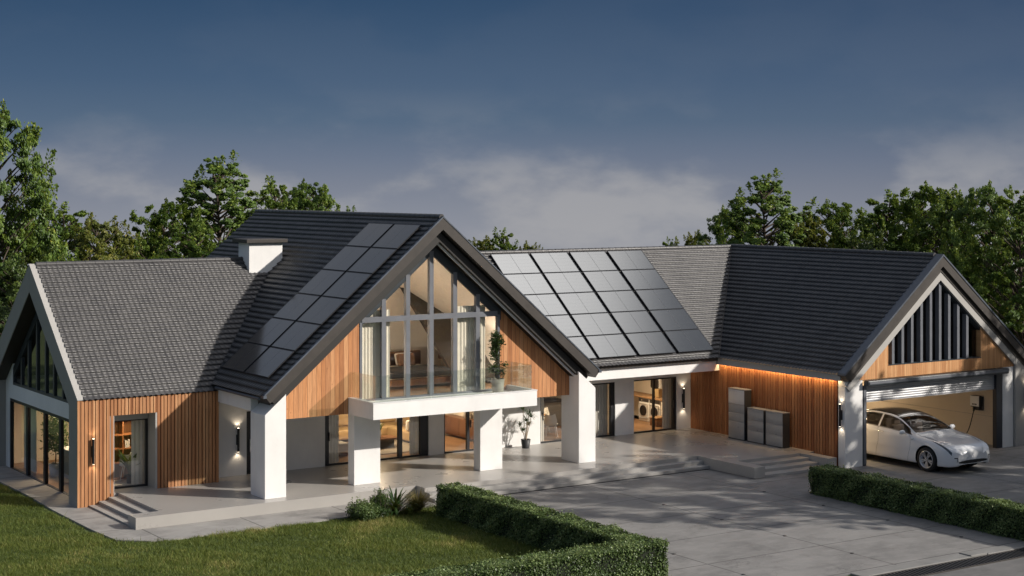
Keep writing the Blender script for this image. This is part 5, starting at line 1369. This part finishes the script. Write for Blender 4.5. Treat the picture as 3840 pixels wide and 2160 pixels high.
ot = thing('footstool', 'small cream footstool behind the left living room door', 'footstool', (-.55, 5.15, ZT)); b = MB(); cushion(b, -.3, .3, -.3, .3, .10, .42); b.build('seat', M['linen'], ot); b = MB(); b.box(-.26, .26, -.26, .26, 0, .098); b.build('base', M['brown_wood'], ot)
tbl = thing('coffee_table', 'low dark coffee table on the grey rug', 'table', (1.45, 5.75, ZT)); b = MB(); b.rbox(-.5, .5, -.35, .35, .30, .35, .012); b.build('table_top', M['brown_wood'], tbl); b = MB(); b.box(-.35, .35, -.22, .22, .02, .298); b.build('base', M['dark_plastic'], tbl)
b = MB(); b.box(.2, 2.7, 4.45, 6.9, ZT + .001, ZT + .02); tag(b.build('rug', M['rug']), 'shaggy grey rug under the coffee table', 'rug')
va = thing('vase_of_leaves', 'glass vase with green sprig on the coffee table', 'vase', (1.35, 5.75, ZT + .352)); b = MB(); b.lathe([(.001, 0), (.06, .0), (.07, .1), (.045, .22), (.05, .25)], (0, 0, 0), 14); b.build('vase', M['white_paint'], va)
blade_plant('', '', '', None, 22, .32, .05, M['plant_leaf'], 90, .7, .5, .45, va, (0, 0, .2), 'sprig')
# sideboard with a vase of dried palm
sb = thing('sideboard', 'long dark walnut sideboard behind the second glass door', 'sideboard', (4.86, 6.0, ZT)); b = MB(); b.rbox(-.20, .20, -1.1, 1.1, .06, .70, .01)
b.build('carcass', M['brown_wood'], sb); b = MB()
for i in range(4): b.box(-.212, -.202, -1.07 + i * .54, -.56 + i * .54, .1, .66)
b.build('door_front', M['brown_wood'], sb)
va = thing('tall_vase', 'tall clear vase with dried palm leaves on the sideboard', 'vase', (4.84, 5.85, ZT + .70)); b = MB(); b.lathe([(.001, 0), (.08, 0), (.085, .3), (.07, .33)], (0, 0, 0), 16); b.build('vase', M['white_plastic'], va)
blade_plant('', '', '', None, 30, .38, .03, M['dry_grass'], 91, .9, .6, .2, va, (0, 0, .3), 'palm_leaf')
# dining
def chair(label, loc, rz):
    r = thing('shell_chair', label, 'chair', loc, rz, 'white shell chairs'); b = MB(); n = 10; vs = []
    for i in range(n + 1):
        t = i / n
        y = -.22 + .44 * min(t / .5, 1) if t < .5 else .22 + .10 * (t - .5) * 2; z_ = .45 - .02 * math.sin(PI * min(t * 2, 1)) if t < .5 else .45 + .38 * (t - .5) * 2
        for j in range(9):
            q = -1 + j / 4; wd = .23 * (1 - .25 * max(0, t - .7) / .3); vs.append((q * wd, y - (.10 * q * q if t > .5 else 0), z_ + .05 * q * q))
    b.add(vs, [(i * 9 + j, i * 9 + j + 1, (i + 1) * 9 + j + 1, (i + 1) * 9 + j) for i in range(n) for j in range(8)], 0, True); b.build('seat_shell', M['white_plastic'], r)
    for sx_ in (-1, 1):
        for sy in (-1, 1):
            b = MB(); b.cyl((sx_ * .14, sy * .12, .44), (sx_ * .21, sy * .22, 0), .013, .009, 8); b.build('leg', M['white_plastic'], r)
    return r
chair('white shell chair nearest the kitchen door', (7.45, 4.35, ZT), 2.4); chair('white shell chair at the far side of the dining table', (7.95, 5.55, ZT), -.5)
tb2 = thing('dining_table', 'round pale dining table in the kitchen', 'table', (7.15, 5.15, ZT)); b = MB(); b.cyl((0, 0, .70), (0, 0, .74), .55, n=32); b.build('table_top', M['oak'], tb2); b = MB(); b.cyl((0, 0, .02), (0, 0, .698), .05, n=12); b.cyl((0, 0, 0), (0, 0, .019), .28, n=24); b.build('leg', M['dark_plastic'], tb2)
isl = thing('kitchen_island', 'dark grey kitchen island with wooden ledge behind the dining chairs', 'kitchen island', (8.75, 6.9, ZT)); b = MB(); b.rbox(-.9, .9, -.4, .4, 0, .90, .01); b.build('cabinet', M['graphite'], isl); b = MB(); b.rbox(-.98, .95, -.48, .45, .902, .94, .008); b.build('worktop', M['dark_plastic'], isl)
fb = thing('fruit_bowl', 'small bowl of fruit on the kitchen island', 'bowl', (8.15, 6.75, ZT + .94)); b = MB(); b.lathe([(.001, 0), (.06, 0), (.14, .07), (.13, .07)], (0, 0, 0), 18); b.build('bowl', M['white_paint'], fb)
b = MB()
for x, y in ((.04, 0), (-.05, .03), (0, -.05)): b.ball((x, y, .09), .05, 8)
b.build('fruit', M['tan_fabric'], fb)
bk = thing('kitchen_cupboards', 'tall dark cupboards along the kitchen back wall', 'cupboard', (7.5, 9.2, ZT)); b = MB()
for i in range(5): b.rbox(-2.2 + i * .9, -1.33 + i * .9, -.3, .2, .05, 2.05, .008)
b.build('door_front', M['graphite'], bk)
# laundry
def washer(label, y):
    r = thing('washing_machine', label, 'washing machine', (13.05, y, ZT), 0, 'washing machines'); b = MB(); b.rbox(-.32, .32, -.31, .31, 0, .86, .02); b.build('body', M['white_paint'], r)
    b = MB(); b.box(-.334, -.322, -.30, .30, .73, .85); b.build('control_panel', M['dark_plastic'], r)
    b = MB(); b.cyl((-.36, .08, .79), (-.335, .08, .79), .035, n=14); b.build('dial', M['chrome'], r)
    b = MB(); b.rbox(-.345, -.322, -.25, .25, .12, .66, .05, 4); b.build('door_surround', M['steel'], r)
    b = MB(); b.cyl((-.375, 0, .40), (-.346, 0, .40), .19, .20, 28); b.build('door', M['grille'], r)
washer('white front loading washing machine nearest the laundry door', 5.15); washer('white front loading washing machine farther from the laundry door', 5.82)
lc = thing('laundry_counter', 'pale laundry worktop over the washing machines', 'worktop', (13.05, 5.4, ZT)); b = MB(); b.rbox(-.36, .35, -1.55, 2.1, .875, .93, .008); b.build('worktop', M['oak'], lc); b = MB(); b.box(-.30, .34, -1.5, -.60, 0, .872); b.build('cupboard', M['plaster_in'], lc)
oc = thing('wall_cupboard', 'orange brown wall cupboards under the laundry ceiling', 'cupboard', (13.2, 5.6, 2.02)); b = MB(); b.rbox(-.2, .2, -1.8, 1.9, 0, .41, .01); b.build('door_front', M['orange_cab'], oc)
md = thing('wall_dryer', 'small white framed wall dryer over the laundry worktop', 'dryer', (13.4, 5.75, 1.50)); b = MB(); b.rbox(-.16, 0, -.26, .26, 0, .48, .08, 4); b.build('body', M['white_paint'], md); b = MB(); b.rbox(-.19, -.161, -.19, .19, .07, .42, .09, 4); b.build('door', M['grille'], md)
rm_ = thing('round_wall_mirror', 'round black wall mirror over the laundry worktop', 'mirror', (13.41, 4.95, 1.72)); b = MB(); b.cyl((-.05, 0, 0), (0, 0, 0), .27, n=36); b.build('frame', M['grille'], rm_); b = MB(); b.cyl((-.056, 0, 0), (-.051, 0, 0), .24, n=36); b.build('mirror_glass', M['dark_plastic'], rm_)
bs = thing('laundry_basket', 'dark woven basket with pale lid on the laundry floor', 'basket', (12.45, 4.55, ZT)); b = MB(); b.rbox(-.27, .27, -.22, .22, 0, .28, .04); b.build('basket', M['brown_wood'], bs); b = MB(); b.rbox(-.285, .285, -.235, .235, .282, .33, .03); b.build('lid', M['oak'], bs)
tw = thing('storage_box', 'brown storage box on the laundry worktop', 'box', (13.1, 5.35, ZT + .932)); b = MB(); b.rbox(-.15, .15, -.14, .14, 0, .30, .015); b.build('box', M['tan_fabric'], tw)
# study
bk = thing('bookshelf', 'brown wooden wall shelves at the back of the study', 'shelf', (-7.6, 4.95, ZT)); b = MB()
for z_ in (.02, .50, .92, 1.34, 1.80): b.box(-1.2, 1.2, -.28, -.005, z_, z_ + .035)
for x in (-1.2, -.45, .35, 1.17): b.box(x, x + .03, -.279, -.006, .056, 1.80)
b.build('shelf_frame', M['orange_cab'], bk)
for i, (x, h_) in enumerate(((-.35, .22), (-.30, .20), (-.25, .24), (.1, .2))):
    b = MB(); b.box(x, x + .035, -.24, -.06, .958, .958 + h_); tag(b.build('book', M['linen' if i % 2 else 'white_paint']), ['pale book at the left of the study shelf group', 'cream book second from the left on the study shelf', 'tallest pale book on the study shelf', 'single cream book apart from the others on the study shelf'][i], 'book', 'books on the study shelf').location = (-7.6, 4.95, ZT)
chair('white shell chair in the study by the left timber wall', (-7.95, 4.45, ZT), 2.6)
sp = thing('broad_leaf_plant', 'dark green broad leaf plant in a pot in the study doorway', 'potted plant', (-8.05, 3.95, ZT)); pot(sp, .12, .15, .28, M['pot_dark']); blade_plant('', '', '', None, 16, .85, .13, M['plant_leaf'], 95, .55, .7, .3, sp, (0, 0, .25), 'leaves')
b = MB(); b.box(-8.9, -7.5, 3.75, 4.7, ZT + .001, ZT + .02); tag(b.build('rug', M['linen']), 'white rug on the study floor', 'rug')
# left wing kitchen
isl = thing('kitchen_island', 'white kitchen island behind the glazed left gable wall', 'kitchen island', (-8.3, 7.2, .03)); b = MB(); b.rbox(-.45, .45, -1.0, 1.0, 0, .88, .01); b.build('cabinet', M['greybarge'], isl); b = MB(); b.rbox(-.5, .5, -1.06, 1.06, .882, .92, .008); b.build('worktop', M['white_paint'], isl)
ct = thing('kitchen_cupboards', 'oak kitchen cupboards on the far wall of the left wing', 'cupboard', (-6.3, 8.2, .03)); b = MB()
for i in range(5): b.rbox(-.3, .35, -2.5 + i, -1.52 + i, .05, 1.0, .008)
b.build('door_front', M['oak'], ct); b = MB(); b.box(.1, .36, -2.5, 2.5, 1.5, 1.56); b.build('shelf', M['oak'], ct)
ip = thing('indoor_tree', 'leafy indoor tree in a white pot behind the glazed left gable wall', 'potted plant', (-8.9, 8.35, .03)); pot(ip, .18, .22, .40, M['white_plastic'])
rng = np.random.default_rng(78); b = MB(); b.tube([(0, 0, .35), (.02, .02, 1.0), (0, 0, 1.7)], [.02, .016, .008], 6)
C = np.concatenate([np.array([math.cos(i * 2.4) * .22, math.sin(i * 2.4) * .22, .85 + .032 * i]) + rng.normal(size=(50, 3)) * .1 for i in range(32)])
V, F = leaf_geo(C, unit(rng.normal(size=C.shape) + np.array([0, 0, .5])), rng.uniform(.07, .13, len(C)), .5, rng); b.build('stem', M['bark'], ip); np_mesh('foliage', V, F, M['plant_leaf'], ip, np.clip(.4 + rng.normal(size=len(C)) * .25, 0, 1))
# bedroom
bd = thing('bed', 'low double bed with charcoal cover in the gable bedroom', 'bed', (.75, 3.1, 2.81)); b = MB(); b.rbox(-1.05, 1.25, -1.1, 1.05, .08, .30, .03); b.build('bed_base', M['brown_wood'], bd)
b = MB(); b.rbox(-1.0, 1.2, -1.05, 1.0, .302, .52, .08, 4); b.build('mattress', M['linen'], bd); b = MB(); b.rbox(-1.05, 1.25, -1.09, .30, .34, .56, .06, 4); b.build('cover', M['dark_fabric'], bd); b = MB(); b.rbox(-1.2, 1.3, 1.06, 1.18, .0, .95, .05, 4); b.build('headboard', M['brown_fabric'], bd)
for i, (x, y, m_, lab) in enumerate(((-.55, .82, 'linen', 'white pillow at the left of the bed head'), (.55, .82, 'linen', 'white pillow at the right of the bed head'), (-.45, .60, 'brown_fabric', 'brown cushion leaning at the left of the bed head'), (.5, .60, 'brown_fabric', 'brown cushion leaning at the right of the bed head'))):
    r = thing('pillow', lab, 'pillow', (.75 + x, 3.1 + y, 2.81 + .53), 0, 'pillows on the bed'); b = MB(); b.rbox(-.33, .33, -.08, .08, 0, .40, .07, 4); o = b.build('cover', M[m_], r); r.rotation_euler = (-.35, 0, 0)
tv = thing('wall_cabinet', 'floating dark cabinet on the right bedroom wall', 'cabinet', (3.5, 3.9, 3.35)); b = MB(); b.rbox(-.35, -.002, -1.0, 1.0, 0, .30, .01); b.build('carcass', M['brown_wood'], tv)
for a in [o for o in bpy.data.objects if o.parent is None and 'label' in o and len(o['label'].split()) > 16]: print('LONG', o.name, a['label'])
